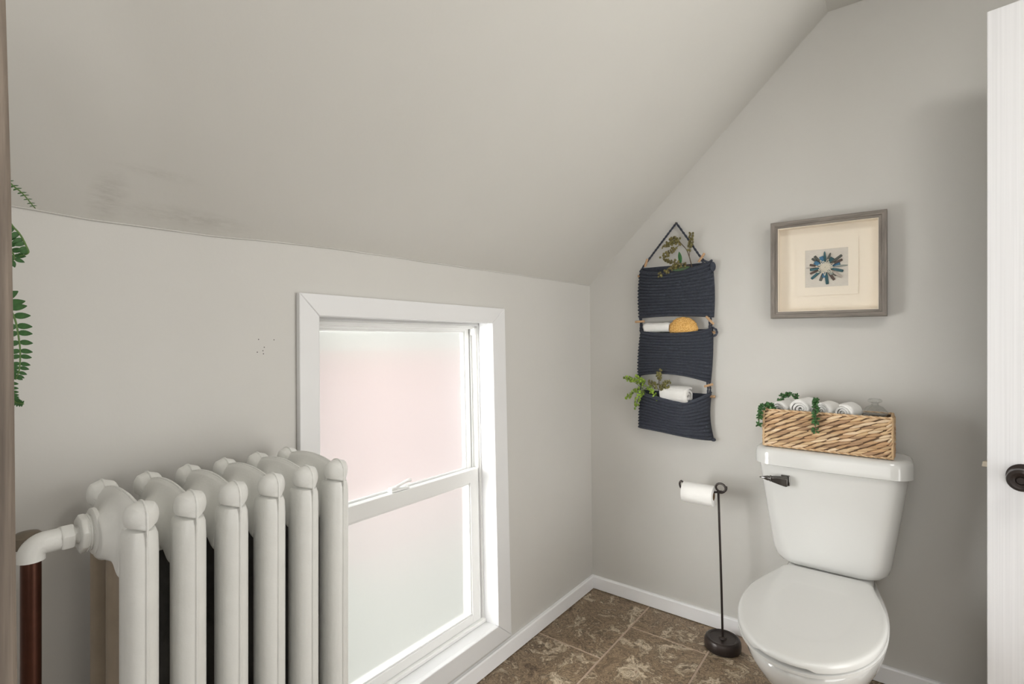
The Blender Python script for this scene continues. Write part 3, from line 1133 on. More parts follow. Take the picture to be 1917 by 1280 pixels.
# bevelled mat opening round the art
for (a, b, c, d) in ((ax0 - 0.03, ax0, az0 - 0.03, az1 + 0.03), (ax1, ax1 + 0.03, az0 - 0.03, az1 + 0.03), (ax0, ax1, az1, az1 + 0.03), (ax0, ax1, az0 - 0.03, az0)):
    MB().box(a, b, -0.0085, -0.006, c, d).build('inner_mat', CREAM, pic)
art = MB().box(ax0, ax1, -0.0072, -0.006, az0, az1).build('art_paper', mat('grey_linen', srgb(208, 202, 192), 0.9, 0.06, 60, stretch=(1, 1, 6)), pic)
acx, acz = 0.943, 1.428
BR, TE, BL, GR, LG, TP_ = srgb(78, 62, 54), srgb(40, 84, 92), srgb(52, 100, 130), srgb(74, 78, 72), srgb(140, 146, 140), srgb(176, 166, 156)
# angle (deg, ccw from right), inner r, outer r, half width, colour, pointed
quills = [(2, .025, .062, .0035, LG, 1), (178, .022, .055, .0035, TP_, 1), (92, .018, .052, .004, TE, 1), (72, .018, .048, .004, GR, 1), (128, .02, .050, .004, GR, 0),
          (140, .02, .050, .0035, GR, 0), (38, .02, .058, .004, GR, 0), (24, .02, .052, .0038, BR, 0), (165, .018, .046, .0036, BR, 0), (186, .018, .044, .005, TE, 0),
          (203, .018, .047, .0036, BR, 0), (222, .018, .053, .0042, TE, 0), (252, .02, .046, .0042, GR, 0), (276, .018, .056, .0046, TE, 0), (300, .018, .050, .0042, BR, 0),
          (322, .02, .060, .0038, TP_, 1), (318, .018, .042, .004, GR, 0), (342, .018, .052, .0042, TE, 0), (108, .016, .038, .006, BL, 0), (148, .018, .036, .006, BL, 0),
          (14, .018, .042, .0055, BL, 0), (55, .018, .036, .0065, TE, 0), (262, .018, .034, .005, BL, 0), (310, .014, .032, .006, LG, 0)]
for k, (an, r0, r1, hw, c, pt) in enumerate(quills):
    r1 *= 1.10; hw *= 1.12
    a = radians(an)
    u = Vector((cos(a), 0, sin(a))); w = Vector((-sin(a), 0, cos(a)))
    yb = -0.0078 - 0.0012 * (k % 4)
    base = Vector((acx, yb, acz))
    e_ = 0.15 if pt else 0.8
    ring = [base + u * r0 - w * hw * .6, base + u * lerp(r0, r1, .45) - w * hw, base + u * lerp(r0, r1, .9) - w * hw * (0.55 if pt else 1), base + u * r1 - w * hw * e_,
            base + u * r1 + w * hw * e_, base + u * lerp(r0, r1, .9) + w * hw * (0.55 if pt else 1), base + u * lerp(r0, r1, .45) + w * hw, base + u * r0 + w * hw * .6]
    lift = Vector((0, -0.0018, 0))
    MB().loft([ring, [p + lift + (base + u * lerp(r0, r1, .5) - p) * 0.12 for p in ring]], col=c).build('petal', QUILL, pic)
WQ = srgb(236, 230, 214)
for k in range(22):
    a = 2 * pi * k / 22 + 0.1
    r1 = (0.022, 0.029, 0.018)[k % 3]
    u = Vector((cos(a), 0, sin(a))); w = Vector((-sin(a), 0, cos(a)))
    y0 = -0.0135 - 0.001 * (k % 3)
    loop = [Vector((acx, y0, acz)) + u * (r1 * 0.58 + r1 * 0.45 * cos(t)) + w * (0.0026 * sin(t)) for t in [2 * pi * j / 10 for j in range(11)]]
    MB().tube(loop, 0.0009, 5, WQ).build('white_petal', QUILL, pic, smooth=60)

# ================================================================== HANGING ORGANISER
org = thing('hanging_organiser', (0.397, 0, 0.768), 'navy knitted wall organiser with three pockets hanging from a rope', 'organiser')
random.seed(3)


def pocket(rows, xl, xr, zb, zt, bulge, cells=46):
    """xl,xr(t), zb,zt(s): front panel with rib rows, back panel, closed at sides and bottom"""
    mb = MB()
    nu, nv = cells * 3, rows * 6

    def front(s, t):
        x = lerp(xl(t), xr(t), s)
        z = lerp(zb(s), zt(s), t)
        edge = (4 * s * (1 - s)) ** 0.45
        y = -0.010 - bulge(s, t) * edge
        rib = abs(sin(pi * rows * t))
        st = 0.5 + 0.5 * sin(2 * pi * (cells * s + 0.5 * int(rows * t)))
        y -= 0.0095 * rib ** 1.1 + 0.0036 * st * rib
        # side edges scallop with the rows
        if s < 0.03 or s > 0.97:
            x += (0.0025 * rib - 0.001) * (1 if s > 0.5 else -1)
        return (x, y, z)

    mb.grid(front, nu, nv, flip=False)
    inner = lambda s, t: (lambda p: (p[0], min(p[1] + 0.009, -0.004), p[2]))(front(s, 0.997 if t > .997 else t))
    # inside face of the front panel, near the rim
    mb.grid(lambda s, t: inner(s, lerp(0.75, 1.0, t)), nu // 2, 10, flip=True)
    back = lambda s, t: (lerp(xl(t), xr(t), s), -0.003 - 0.001 * sin(3 * s + 2 * t), lerp(zb(s), max(zt(0.0), zt(1.0)) - 0.006, t))
    mb.grid(back, 40, 24, flip=True)
    # sides and bottom
    mb.grid(lambda s, t: tuple(Vector(front(0, t)).lerp(Vector((xl(t), -0.003, front(0, t)[2])), s)), 2, nv)
    mb.grid(lambda s, t: tuple(Vector(front(1, t)).lerp(Vector((xr(t), -0.003, front(1, t)[2])), s)), 2, nv)
    mb.grid(lambda s, t: tuple(Vector(front(s, 0)).lerp(Vector((lerp(xl(0), xr(0), s), -0.003, zb(s))), t)), nu, 2)
    # thick rim
    o = mb.build('pocket', NAVY, org, smooth=180)
    rim = [(front(s / 40, 1.0)[0], front(s / 40, 1.0)[1] + 0.003, front(s / 40, 1.0)[2] + 0.001) for s in range(41)]
    MB().tube(rim, 0.0042, 8).build('rim', NAVY, o, smooth=60)
    return front


p1 = pocket(15, lambda t: lerp(0.239, 0.246, t) - 0.006 * sin(pi * t), lambda t: lerp(0.556, 0.549, t) + 0.006 * sin(pi * t),
            lambda s: lerp(1.262, 1.258, s) + 0.007 * sin(pi * s), lambda s: lerp(1.478, 1.490, s) - 0.036 * sin(pi * s) ** 0.55 + 0.012 * s * (1 - s),
            lambda s, t: 0.008 + 0.030 * sin(pi * min(1, 0.18 + 0.5 * t)))
p2 = pocket(15, lambda t: lerp(0.234, 0.250, t) - 0.004 * sin(pi * t), lambda t: lerp(0.543, 0.552, t) + 0.004 * sin(pi * t),
            lambda s: lerp(1.005, 0.990, s) + 0.024 * sin(pi * s) ** 0.8, lambda s: lerp(1.213, 1.217, s) - 0.024 * sin(pi * s) ** 0.45,
            lambda s, t: 0.006 + 0.046 * sin(pi * min(1, 0.16 + 0.38 * t)) + 0.004 * sin(5 * s + 6 * t))
p3 = pocket(12, lambda t: lerp(0.238, 0.252, t) - 0.003 * sin(pi * t), lambda t: lerp(0.556, 0.546, t) - 0.010 * sin(pi * t),
            lambda s: lerp(0.778, 0.759, s) + 0.003 * sin(2 * pi * s), lambda s: lerp(0.940, 0.952, s) - 0.034 * sin(pi * s) ** 0.8 + 0.008 * sin(2 * pi * s),
            lambda s, t: 0.006 + 0.052 * sin(pi * min(1, 0.14 + 0.40 * t)) + 0.004 * sin(6 * s - 4 * t))


def rope(pts, r=0.0042, name='rope', turns=60):
    """two-strand twisted cord"""
    base = bez(pts, 40) if len(pts) > 2 else [Vector(pts[0]).lerp(Vector(pts[1]), k / 40) for k in range(41)]
    L_ = sum((b - a).length for a, b in zip(base, base[1:]))
    tw = L_ / 0.014
    mb = MB()
    for ph in (0, pi):
        st = []
        n = len(base)
        for i, p in enumerate(base):
            t = (base[min(i + 1, n - 1)] - base[max(i - 1, 0)]).normalized()
            a = t.cross(Vector((0, 1, 0))); a = a.normalized() if a.length > 1e-5 else Vector((1, 0, 0))
            b_ = t.cross(a)
            an = 2 * pi * tw * i / (n - 1) * 0.5 + ph
            st.append(p + (a * cos(an) + b_ * sin(an)) * r * 0.45)
        mb.tube(st, r * 0.72, 6)
    return mb.build(name, NAVY, org, smooth=60)


rope([(0.403, -0.010, 1.662), (0.330, -0.016, 1.572), (0.256, -0.020, 1.482)])
rope([(0.403, -0.010, 1.662), (0.462, -0.016, 1.575), (0.512, -0.020, 1.500), (0.545, -0.022, 1.478)])
rope([(0.508, -0.022, 1.503), (0.520, -0.026, 1.478)])
for (x, z0, z1) in ((0.252, 1.272, 1.205), (0.246, 1.272, 1.205), (0.548, 1.266, 1.208), (0.540, 1.262, 1.208), (0.543, 0.998, 0.942), (0.534, 1.000, 0.944), (0.248, 1.010, 0.936)):
    rope([(x - 0.003, -0.020, z0), (x + 0.003, -0.022, (z0 + z1) / 2), (x, -0.020, z1)], 0.0034, 'side_cord')
# knit bumps at the right edge
MB().ell((0.556, -0.024, 1.462), (0.012, 0.012, 0.020), 12, 8).build('corner_knot', NAVY, org, smooth=60)
rope([(0.556, -0.02, 1.216), (0.570, -0.022, 1.206), (0.570, -0.022, 1.190), (0.556, -0.02, 1.180)], 0.004, 'button_loop')
MB().ell((0.558, -0.02, 0.764), (0.010, 0.010, 0.007), 10, 6).build('corner_knot', NAVY, org, smooth=60)
# wooden toggles through the cords and the ends of the dowels
for (x, z, dx, dz, ln) in ((0.277, 1.502, 0.3, 1.0, 0.036), (0.513, 1.502, 0.62, 0.9, 0.042), (0.546, 1.246, 0.75, -0.85, 0.044), (0.541, 0.983, 0.95, 0.32, 0.036), (0.248, 1.247, 1.0, 0.05, 0.042)):
    d = Vector((dx, 0.1, dz)).normalized() * ln / 2
    c = Vector((x, -0.028, z))
    MB().tube([c - d, c - d * 0.9, c + d * 0.9, c + d], [0.0035, 0.005, 0.005, 0.0035], 10).build('toggle', PEG, org, smooth=40)
for (x0, x1, z) in ((0.233, 0.262, 1.449), (0.538, 0.562, 1.197), (0.534, 0.562, 0.937)):
    MB().tube([(x0, -0.012, z), (x1, -0.012, z)], 0.0055, 12).build('dowel_end', PEG, org, smooth=40)
MB().lathe([(0.0015, 0.0), (0.0015, -0.014), (0.0035, -0.0145), (0.0035, -0.016), (0.001, -0.0165)], (0.403, 0, 1.661), 'Y', 12).build('nail', CHROME, org, smooth=40)


# ------------------------------------------------------------------ rolled towels
def towel(name, c, axis, length, R, label, group, seed=0, turns=3.2, flat=1.0, parent=None):
    rnd = random.Random(seed)
    ax = Vector(axis).normalized()
    u = ax.cross(Vector((0, 0, 1))).normalized()
    w = u.cross(ax)
    mb = MB()
    nt_, nl = int(turns * 26), 14
    th_ = R / (turns + 0.9) * 0.92
    ph0 = rnd.uniform(0, 6.28)
    off = Vector((rnd.uniform(0, 50), seed * 3.1, 0))

    def P(i, j, outer):
        t = i / nt_
        a = ph0 + 2 * pi * turns * t
        r = lerp(0.35 * th_, R - th_ * 0.15, t) + (th_ * 0.5 if outer else -th_ * 0.42)
        l = (j / nl - 0.5) * length
        endk = abs(j / nl - 0.5) * 2
        r *= 1 - 0.10 * sstep(0.8, 1.0, endk)
        base = u * cos(a) * r + w * sin(a) * r * flat
        nz = mnoise.noise((base + ax * l) * 28 + off) * 0.0035 + mnoise.noise((base + ax * l) * 70 + off) * 0.0014
        l += mnoise.noise(base * 60 + off) * 0.004 - 0.010 * (1 - t) * (1 if l > 0 else -1) * sstep(0.5, 1, endk)
        base = base * (1 + nz / max(r, 0.01))
        return Vector(c) + base + ax * l

    V = []; Fc = []
    for o_ in (0, 1):
        for i in range(nt_ + 1):
            for j in range(nl + 1):
                V.append(P(i, j, o_))
    m1 = (nt_ + 1) * (nl + 1)
    idx = lambda o_, i, j: o_ * m1 + i * (nl + 1) + j
    for i in range(nt_):
        for j in range(nl):
            Fc.append((idx(1, i, j), idx(1, i + 1, j), idx(1, i + 1, j + 1), idx(1, i, j + 1)))
            Fc.append((idx(0, i, j), idx(0, i, j + 1), idx(0, i + 1, j + 1), idx(0, i + 1, j)))
        for j in (0, nl):
            Fc.append((idx(0, i, j), idx(0, i + 1, j), idx(1, i + 1, j), idx(1, i, j)))
    for i in (0, nt_):
        for j in range(nl):
            Fc.append((idx(0, i, j), idx(1, i, j), idx(1, i, j + 1), idx(0, i, j + 1)))
    mb.add(V, Fc)
    o = mb.build(name, TOWEL, smooth=70)
    return tag(o, label, 'towel', group)


GO = 'white towels in the wall organiser'
towel('rolled_washcloth', (0.328, -0.030, 1.217), (1, 0, 0.02), 0.115, 0.0235, 'white folded washcloth beside the sponge in the middle pocket', GO, 1, flat=1.0, turns=2.4)
towel('rolled_washcloth', (0.414, -0.040, 0.937), (1, -0.20, 0.04), 0.124, 0.036, 'white rolled washcloth in the bottom pocket of the wall organiser', GO, 2, turns=2.4)

# sponge
mb = MB()
V = []
bm = bmesh.new()
bmesh.ops.create_icosphere(bm, subdivisions=5, radius=1.0)
for v in bm.verts:
    p = v.co.copy()
    n1 = mnoise.noise(p * 6) * 0.05 + mnoise.noise(p * 16) * 0.05
    cell = mnoise.voronoi(p * 9)[0]
    hole = max(0, 0.25 - cell[0]) * 0.35
    v.co = Vector((p.x * 0.059, p.y * 0.021, p.z * 0.050)) * (1 + n1 - hole)
me = bpy.data.meshes.new('sponge')
bm.to_mesh(me); bm.free()
for p in me.polygons: p.use_smooth = True
m_sp, nt, N, L, b = new_mat('natural_sponge')
v_ = coords(nt, 'Object')
vo = N.new('ShaderNodeTexVoronoi'); vo.inputs['Scale'].default_value = 190; L.new(v_, vo.inputs['Vector'])
L.new(ramp(nt, vo.outputs['Distance'], [(0.0, srgb(186, 128, 58)), (0.35, srgb(224, 172, 96)), (1.0, srgb(240, 198, 128))]), b.inputs['Base Color'])
b.inputs['Roughness'].default_value = 0.95
bump(nt, b, vo.outputs['Distance'], 0.8, 0.004)
me.materials.append(m_sp)
o = bpy.data.objects.new('sponge', me); COL.objects.link(o); o.location = (0.439, -0.030, 1.212)
tag(o, 'golden natural sponge in the middle pocket of the wall organiser', 'sponge')


# ------------------------------------------------------------------ greenery helpers
def jit(c, a, rnd):
    k = 1 + rnd.uniform(-a, a)
    return tuple(max(0, x * k * (1 + rnd.uniform(-a, a) * 0.12)) for x in c[:3]) + (1,)


def berry_sprig(name, main, branches, label, ccol, scol, r=0.0032, seed=0, leaf=None, dens=1.0, group=None):
    rnd = random.Random(seed)
    root = thing(name, main[0], label, 'sprig', group)
    st = MB()
    bs = MB()
    mp = bez(main, 16)
    st.tube(mp, [lerp(0.0022, 0.0010, k / 16) for k in range(17)], 6, scol)
    for br in branches:
        bp = bez(br, 12)
        st.tube(bp, [lerp(0.0014, 0.0006, k / 12) for k in range(13)], 5, scol)
        for k in range(3, 13):
            for q in range(max(1, int(round(2.2 * dens)))):
                d = Vector((rnd.uniform(-1, 1), rnd.uniform(-0.7, 0.5), rnd.uniform(-1, 1))).normalized() * rnd.uniform(0.006, 0.012)
                p = bp[k] + d
                st.tube([bp[k], p], 0.0005, 4, scol)
                bs.ell(p, (r * rnd.uniform(.75, 1.15),) * 2 + (r * rnd.uniform(.9, 1.3),), 6, 4, col=jit(ccol, 0.35, rnd))
    st.build('stem', LEAFM, root, smooth=60)
    o = bs.build('berries', LEAFM, root, smooth=60)
    o['kind'] = 'stuff'
    if leaf:
        for (c, d, ln, wd, cl) in leaf:
            root_leaf(root, c, d, ln, wd, cl)
    return root


def root_leaf(root, c, d, ln, wd, cl, name='leaf'):
    d = Vector(d).normalized()
    s = d.cross(Vector((0, 1, 0))).normalized()
    f = s.cross(d)
    mb = MB()
    rings = []
    for k in range(9):
        t = k / 8
        w_ = wd * sin(pi * min(0.985, t * 0.94 + 0.04)) ** 0.8
        p = Vector(c) + d * ln * t
        rings.append([p - s * w_ + f * 0.12 * w_, p + f * (-0.10 * w_ - 0.0006), p + s * w_ + f * 0.12 * w_, p + f * (-0.10 * w_)])
    mb.loft(rings, col=cl)
    return mb.build(name, LEAFM, root, smooth=50)


OLIVE = srgb(112, 104, 58); STEMC = srgb(92, 72, 48); GRN = srgb(136, 164, 58); DKG = srgb(40, 96, 44)
berry_sprig('seeded_eucalyptus', [(0.478, -0.028, 1.45), (0.466, -0.036, 1.51), (0.452, -0.040, 1.545), (0.425, -0.040, 1.575)],
            [[(0.452, -0.040, 1.545), (0.425, -0.044, 1.572), (0.395, -0.045, 1.570), (0.362, -0.045, 1.560)],
             [(0.44, -0.040, 1.560), (0.415, -0.046, 1.588), (0.392, -0.046, 1.580), (0.370, -0.045, 1.568)],
             [(0.43, -0.042, 1.562), (0.405, -0.046, 1.545), (0.380, -0.046, 1.530), (0.356, -0.046, 1.512)],
             [(0.466, -0.036, 1.51), (0.470, -0.040, 1.55), (0.474, -0.042, 1.575), (0.478, -0.042, 1.600)],
             [(0.470, -0.04, 1.47), (0.44, -0.046, 1.482), (0.405, -0.048, 1.492), (0.370, -0.046, 1.495)],
             [(0.455, -0.048, 1.462), (0.42, -0.056, 1.470), (0.39, -0.058, 1.458), (0.350, -0.058, 1.440)]],
            'seeded olive-brown sprig rising from the top pocket of the wall organiser', OLIVE, STEMC, 0.0048, 4, dens=1.2,
            leaf=[((0.434, -0.044, 1.482), (-0.15, 0, 1), 0.052, 0.008, DKG), ((0.40, -0.05, 1.458), (1, 0.1, 0.12), 0.07, 0.009, srgb(70, 100, 62))])
berry_sprig('green_berry_sprig', [(0.30, -0.034, 0.90), (0.275, -0.044, 0.945), (0.255, -0.046, 0.965), (0.225, -0.046, 0.985)],
            [[(0.27, -0.046, 0.955), (0.245, -0.05, 0.985), (0.22, -0.05, 0.992), (0.190, -0.048, 1.000)],
             [(0.275, -0.046, 0.945), (0.25, -0.052, 0.950), (0.225, -0.054, 0.935), (0.200, -0.052, 0.915)],
             [(0.28, -0.046, 0.940), (0.265, -0.056, 0.935), (0.252, -0.06, 0.905), (0.244, -0.058, 0.875)],
             [(0.275, -0.046, 0.950), (0.300, -0.052, 0.965), (0.320, -0.054, 0.940), (0.330, -0.054, 0.910)],
             [(0.27, -0.046, 0.955), (0.268, -0.050, 0.985), (0.258, -0.05, 1.00), (0.248, -0.05, 1.005)]],
            'bright green beaded sprig spilling over the left of the bottom pocket', GRN, srgb(90, 110, 50), 0.0050, 5, dens=1.5)
berry_sprig('brown_berry_sprig', [(0.345, -0.030, 0.90), (0.345, -0.044, 0.95), (0.346, -0.058, 0.985), (0.350, -0.064, 1.02)],
            [[(0.346, -0.058, 0.985), (0.348, -0.066, 1.005), (0.350, -0.068, 1.022), (0.354, -0.068, 1.034)],
             [(0.345, -0.048, 0.95), (0.36, -0.056, 0.972), (0.375, -0.060, 0.984), (0.388, -0.060, 0.990)],
             [(0.345, -0.048, 0.95), (0.33, -0.056, 0.972), (0.318, -0.060, 0.982), (0.308, -0.060, 0.985)],
             [(0.345, -0.044, 0.94), (0.362, -0.052, 0.955), (0.376, -0.054, 0.960), (0.384, -0.054, 0.965)]],
            'brown-green berry sprig standing beside the towel in the bottom pocket', srgb(116, 112, 62), STEMC, 0.0044, 6, dens=1.2)

# ================================================================== PAPER HOLDER
tp = thing('paper_stand', (0.622, -0.128, 0.0), 'dark bronze freestanding toilet paper stand with a round weighted base', 'paper stand')
BX, BY = 0.622, -0.130
MB().lathe([(0.060, 0.0), (0.0645, 0.004), (0.0655, 0.015), (0.0645, 0.031), (0.061, 0.039), (0.055, 0.0425), (0.049, 0.0415), (0.046, 0.0385), (0.014, 0.0375), (0.012, 0.041), (0.008, 0.044), (0.003, 0.0445)],
           (BX, BY, 0), n=48).build('base', BRONZE, tp, smooth=35)
PXT, PZT = 0.606, 0.590
PY = -0.128
MB().tube([(BX, BY, 0.040), (BX - 0.004, BY + 0.001, 0.2), (PXT + 0.002, PY, 0.52), (PXT, PY, PZT)], 0.0042, 12).build('pole', BRONZE, tp, smooth=50)
# scroll loop then the arm
sc = []
for k in range(33):
    a = -pi / 2 - 0.2 + 2 * pi * 1.35 * k / 32
    r_ = 0.0165
    sc.append((PXT + 0.010 + r_ * cos(a) * 1.1, PY - 0.004 + 0.016 * k / 32 - 0.008, PZT + 0.016 + r_ * sin(a)))
MB().tube([(PXT, PY, PZT - 0.004)] + sc, 0.0040, 10).build('scroll', BRONZE, tp, smooth=50)
arm = bez([(PXT + 0.012, PY, PZT + 0.002), (PXT - 0.015, PY, PZT - 0.006), (0.56, PY, 0.583), (0.50, PY, 0.580), (0.470, PY, 0.578), (0.461, PY, 0.582), (0.458, PY, 0.596), (0.464, PY, 0.606), (0.471, PY, 0.602)], 40)
MB().tube(arm, 0.0038, 10).build('arm', BRONZE, tp, smooth=50)
# paper roll: loose on the arm
pr_ = MB()
RC = (0.532, PY, 0.568)
ring = []
for (r, xx) in [(0.0165, -0.058), (0.0385, -0.058), (0.0392, -0.0565), (0.0392, 0.0565), (0.0385, 0.058), (0.0165, 0.058), (0.0165, -0.058)]:
    ring.append((r, xx))
roll = thing('toilet_paper_roll', (RC[0], RC[1], RC[2] - 0.039), 'white toilet paper roll on the arm of the dark stand', 'paper roll')
pr_.lathe(ring, RC, 'X', 40, cap=False).build('paper', PAPER, roll, smooth=35)
MB().lathe([(0.0162, -0.057), (0.0162, 0.057), (0.0150, 0.057), (0.0150, -0.057), (0.0162, -0.057)], RC, 'X', 28, cap=False).build('cardboard_core', mat('brown_card', srgb(150, 122, 92), 0.9), roll, smooth=35)

# ================================================================== BASKET
bk = thing('woven_basket', (0.955, -0.12, 0.796), 'woven water-hyacinth storage basket on the toilet tank', 'basket')
bx0, bx1, by0, by1, bz0, bz1 = 0.776, 1.138, -0.192, -0.060, 0.7968, 0.924
ZTILT = lambda x: 0.0
rnd = random.Random(11)
inn = MB()
t_ = 0.006
for (a, b, c, d) in ((bx0, bx1, by0, by0 + t_), (bx0, bx1, by1 - t_, by1), (bx0, bx0 + t_, by0, by1), (bx1 - t_, bx1, by0, by1)):
    inn.box(a, b, c, d, bz0 + 0.002, bz1 - 0.003, col=srgb(92, 70, 48))
inn.box(bx0, bx1, by0, by1, bz0, bz0 + 0.005, col=srgb(130, 100, 68))
inn.build('liner', STRAW, bk)
tones = [srgb(198, 168, 130), srgb(212, 184, 148), srgb(186, 152, 114), srgb(220, 196, 164), srgb(170, 138, 106), srgb(206, 176, 138)]


def strand(mb, c, u, n, ln, hh, tilt, col, proud):
    """plump leaf-shaped strand: c centre, u direction along the row, n outward"""
    u = Vector(u); n = Vector(n); z = Vector((0, 0, 1))
    rings = []
    for k in range(6):
        t = k / 5 * 2 - 1
        w = hh * max(0.16, (1 - abs(t) ** 1.8)) ** 0.8
        p = Vector(c) + u * (t * ln / 2) + z * (tilt * t)
        o_ = proud * (1 - t * t * 0.75)
        rings.append([p - z * w, p - z * w * 0.55 + n * o_ * 0.85, p + n * o_, p + z * w * 0.55 + n * o_ * 0.85, p + z * w])
    mb.loft(rings, col=col)


def weave(y_or_x, a0, a1, face, rows=10):
    mb = MB()
    rh = (bz1 - bz0 - 0.010) / rows
    for r in range(rows):
        z = bz0 + 0.006 + rh * (r + 0.5)
        step = 0.0325
        x = a0 - (0.35 * step * (r * 1.0 % 3)) - rnd.uniform(0, 0.008)
        while x < a1:
            ln = step * rnd.uniform(1.25, 1.6)
            c0, c1 = x, x + ln
            lo, hi = max(c0, a0 - 0.002), min(c1, a1 + 0.002)
            if hi - lo > 0.008:
                cx = (lo + hi) / 2
                cl = jit(rnd.choice(tones), 0.10, rnd)
                args = dict(ln=hi - lo, hh=rh * rnd.uniform(0.46, 0.54), tilt=rh * rnd.uniform(0.45, 0.75), col=cl, proud=rnd.uniform(0.006, 0.009))
                if face == 'front': strand(mb, (cx, by0, z + rnd.uniform(-.0008, .0008)), (1, 0, 0), (0, -1, 0), **args)
                elif face == 'back': strand(mb, (cx, by1, z), (1, 0, 0), (0, 1, 0), **args)
                elif face == 'right': strand(mb, (bx1, cx, z), (0, 1, 0), (1, 0, 0), **args)
                else: strand(mb, (bx0, cx, z), (0, 1, 0), (-1, 0, 0), **args)
            x += step * rnd.uniform(0.92, 1.08)
    o = mb.build('weave', STRAW, bk, smooth=60)
    o['kind'] = 'stuff'


weave(0, bx0, bx1, 'front'); weave(0, bx0, bx1, 'back'); weave(0, by0, by1, 'right'); weave(0, by0, by1, 'left')
# twisted rims and corner posts


def twist(name, pts, r=0.003):
    base = [Vector(pts[0]).lerp(Vector(pts[1]), k / 60) for k in range(61)]
    t = (base[-1] - base[0]).normalized()
    a = t.cross(Vector((0.3, 0.5, 0.8))).normalized(); b_ = t.cross(a)
    Ln = (base[-1] - base[0]).length
    mb = MB()
    for ph, cl in ((0, tones[1]), (pi, tones[2])):
        mb.tube([p + (a * cos(ph + 2 * pi * Ln / 0.024 * k / 60) + b_ * sin(ph + 2 * pi * Ln / 0.024 * k / 60)) * r * 0.6 for k, p in enumerate(base)], r, 6, cl)
    mb.build(name, STRAW, bk, smooth=60)


cn = [(bx0, by0), (bx1, by0), (bx1, by1), (bx0, by1)]
for k in range(4):
    p, q = cn[k], cn[(k + 1) % 4]
    twist('rim', [(*p, bz1), (*q, bz1)])
    twist('bottom_rim', [(*p, bz0 + 0.004), (*q, bz0 + 0.004)])
    MB().tube([(*p, bz0 + 0.002), (*p, bz1)], 0.0042, 8, tones[0]).build('corner_post', STRAW, bk, smooth=60)

GB = 'white rolled washcloths in the basket'
ZB = 0.926
towel('rolled_washcloth', (0.830, -0.120, ZB - 0.003), (0.35, 1, 0.02), 0.085, 0.030, 'leftmost white rolled washcloth in the basket, beside the trailing leaves', GB, 11)
towel('rolled_washcloth', (0.894, -0.126, ZB + 0.006), (0.22, 1, 0.05), 0.095, 0.034, 'largest white rolled washcloth, left of the middle sprig in the basket', GB, 12)
towel('rolled_washcloth', (0.958, -0.118, ZB), (0.35, 1, 0.0), 0.085, 0.030, 'white rolled washcloth just right of the middle sprig in the basket', GB, 13)
towel('rolled_washcloth', (1.018, -0.124, ZB), (0.30, 1, 0.0), 0.090, 0.030, 'rightmost white rolled washcloth in the basket, next to the glass jar', GB, 14)

# glass jar
jr = thing('glass_jar', (1.092, -0.122, 0.802), 'small clear glass jar with a knobbed lid at the right end of the basket', 'jar')
JC = (1.092, -0.122, 0.802)
MB().lathe([(0.028, 0.0), (0.034, 0.004), (0.036, 0.02), (0.036, 0.105), (0.033, 0.118), (0.031, 0.124), (0.0290, 0.124), (0.031, 0.117), (0.0335, 0.104), (0.0335, 0.02), (0.030, 0.008), (0.002, 0.007)], JC, n=40).build('jar_body', CLEAR, jr, smooth=40)
jl = MB().lathe([(0.0335, 0.125), (0.0355, 0.127), (0.0355, 0.132), (0.032, 0.136), (0.022, 0.148), (0.012, 0.153), (0.009, 0.157), (0.010, 0.160), (0.0185, 0.164), (0.0195, 0.169), (0.016, 0.174), (0.002, 0.175)], JC, n=40).build('jar_lid', CLEAR, jr, smooth=40)
MB().lathe([(0.030, 0.010), (0.0315, 0.03), (0.0315, 0.085), (0.027, 0.098), (0.014, 0.104), (0.002, 0.105)], JC, n=28).build('cotton_filling', TOWEL, jr, smooth=60)


# sedum sprigs: clusters of plump leaves along a stem
def sedum(name, path, label, n=9, seed=0, r=0.0092):
    rnd = random.Random(seed)
    root = thing(name, path[0], label, 'sprig', 'green leaf sprigs in the basket')
    pp = bez(path, 30)
    MB().tube(pp, 0.0014, 6, srgb(92, 84, 60)).build('stem', LEAFM, root, smooth=60)
    mb = MB()
    for k in range(n):
        p = pp[int(30 * (k + 0.6) / n) if k < n - 1 else 30]
        for q in range(9):
            d = Vector((rnd.uniform(-1, 1), rnd.uniform(-1.0, 0.5), rnd.uniform(-0.9, 0.9))).normalized()
            rot = d.to_track_quat('Z', 'X').to_matrix()
            mb.ell(p + d * r * 0.85, (r * 0.34, r * 0.34, r * 0.62), 6, 5, rot, jit(srgb(48, 92, 42), 0.35, rnd))
    o = mb.build('leaves', LEAFM, root, smooth=60)
    o['kind'] = 'stuff'


sedum('sedum_sprig', [(0.805, -0.150, 0.905), (0.800, -0.185, 0.935), (0.780, -0.198, 0.938), (0.766, -0.202, 0.915), (0.762, -0.203, 0.872)],
      'green leafy sprig spilling over the left corner of the basket', 13, 21)
sedum('sedum_sprig', [(0.932, -0.165, 0.90), (0.932, -0.180, 0.948), (0.934, -0.190, 0.965), (0.934, -0.203, 0.945), (0.935, -0.207, 0.91), (0.934, -0.207, 0.868)],
      'green leafy sprig hanging over the middle of the basket front', 13, 22)
sedum('sedum_sprig', [(0.80, -0.085, 0.90), (0.812, -0.085, 0.955), (0.835, -0.085, 0.970), (0.862, -0.085, 0.965)],
      'green leafy sprig behind the leftmost washcloth in the basket', 8, 23)

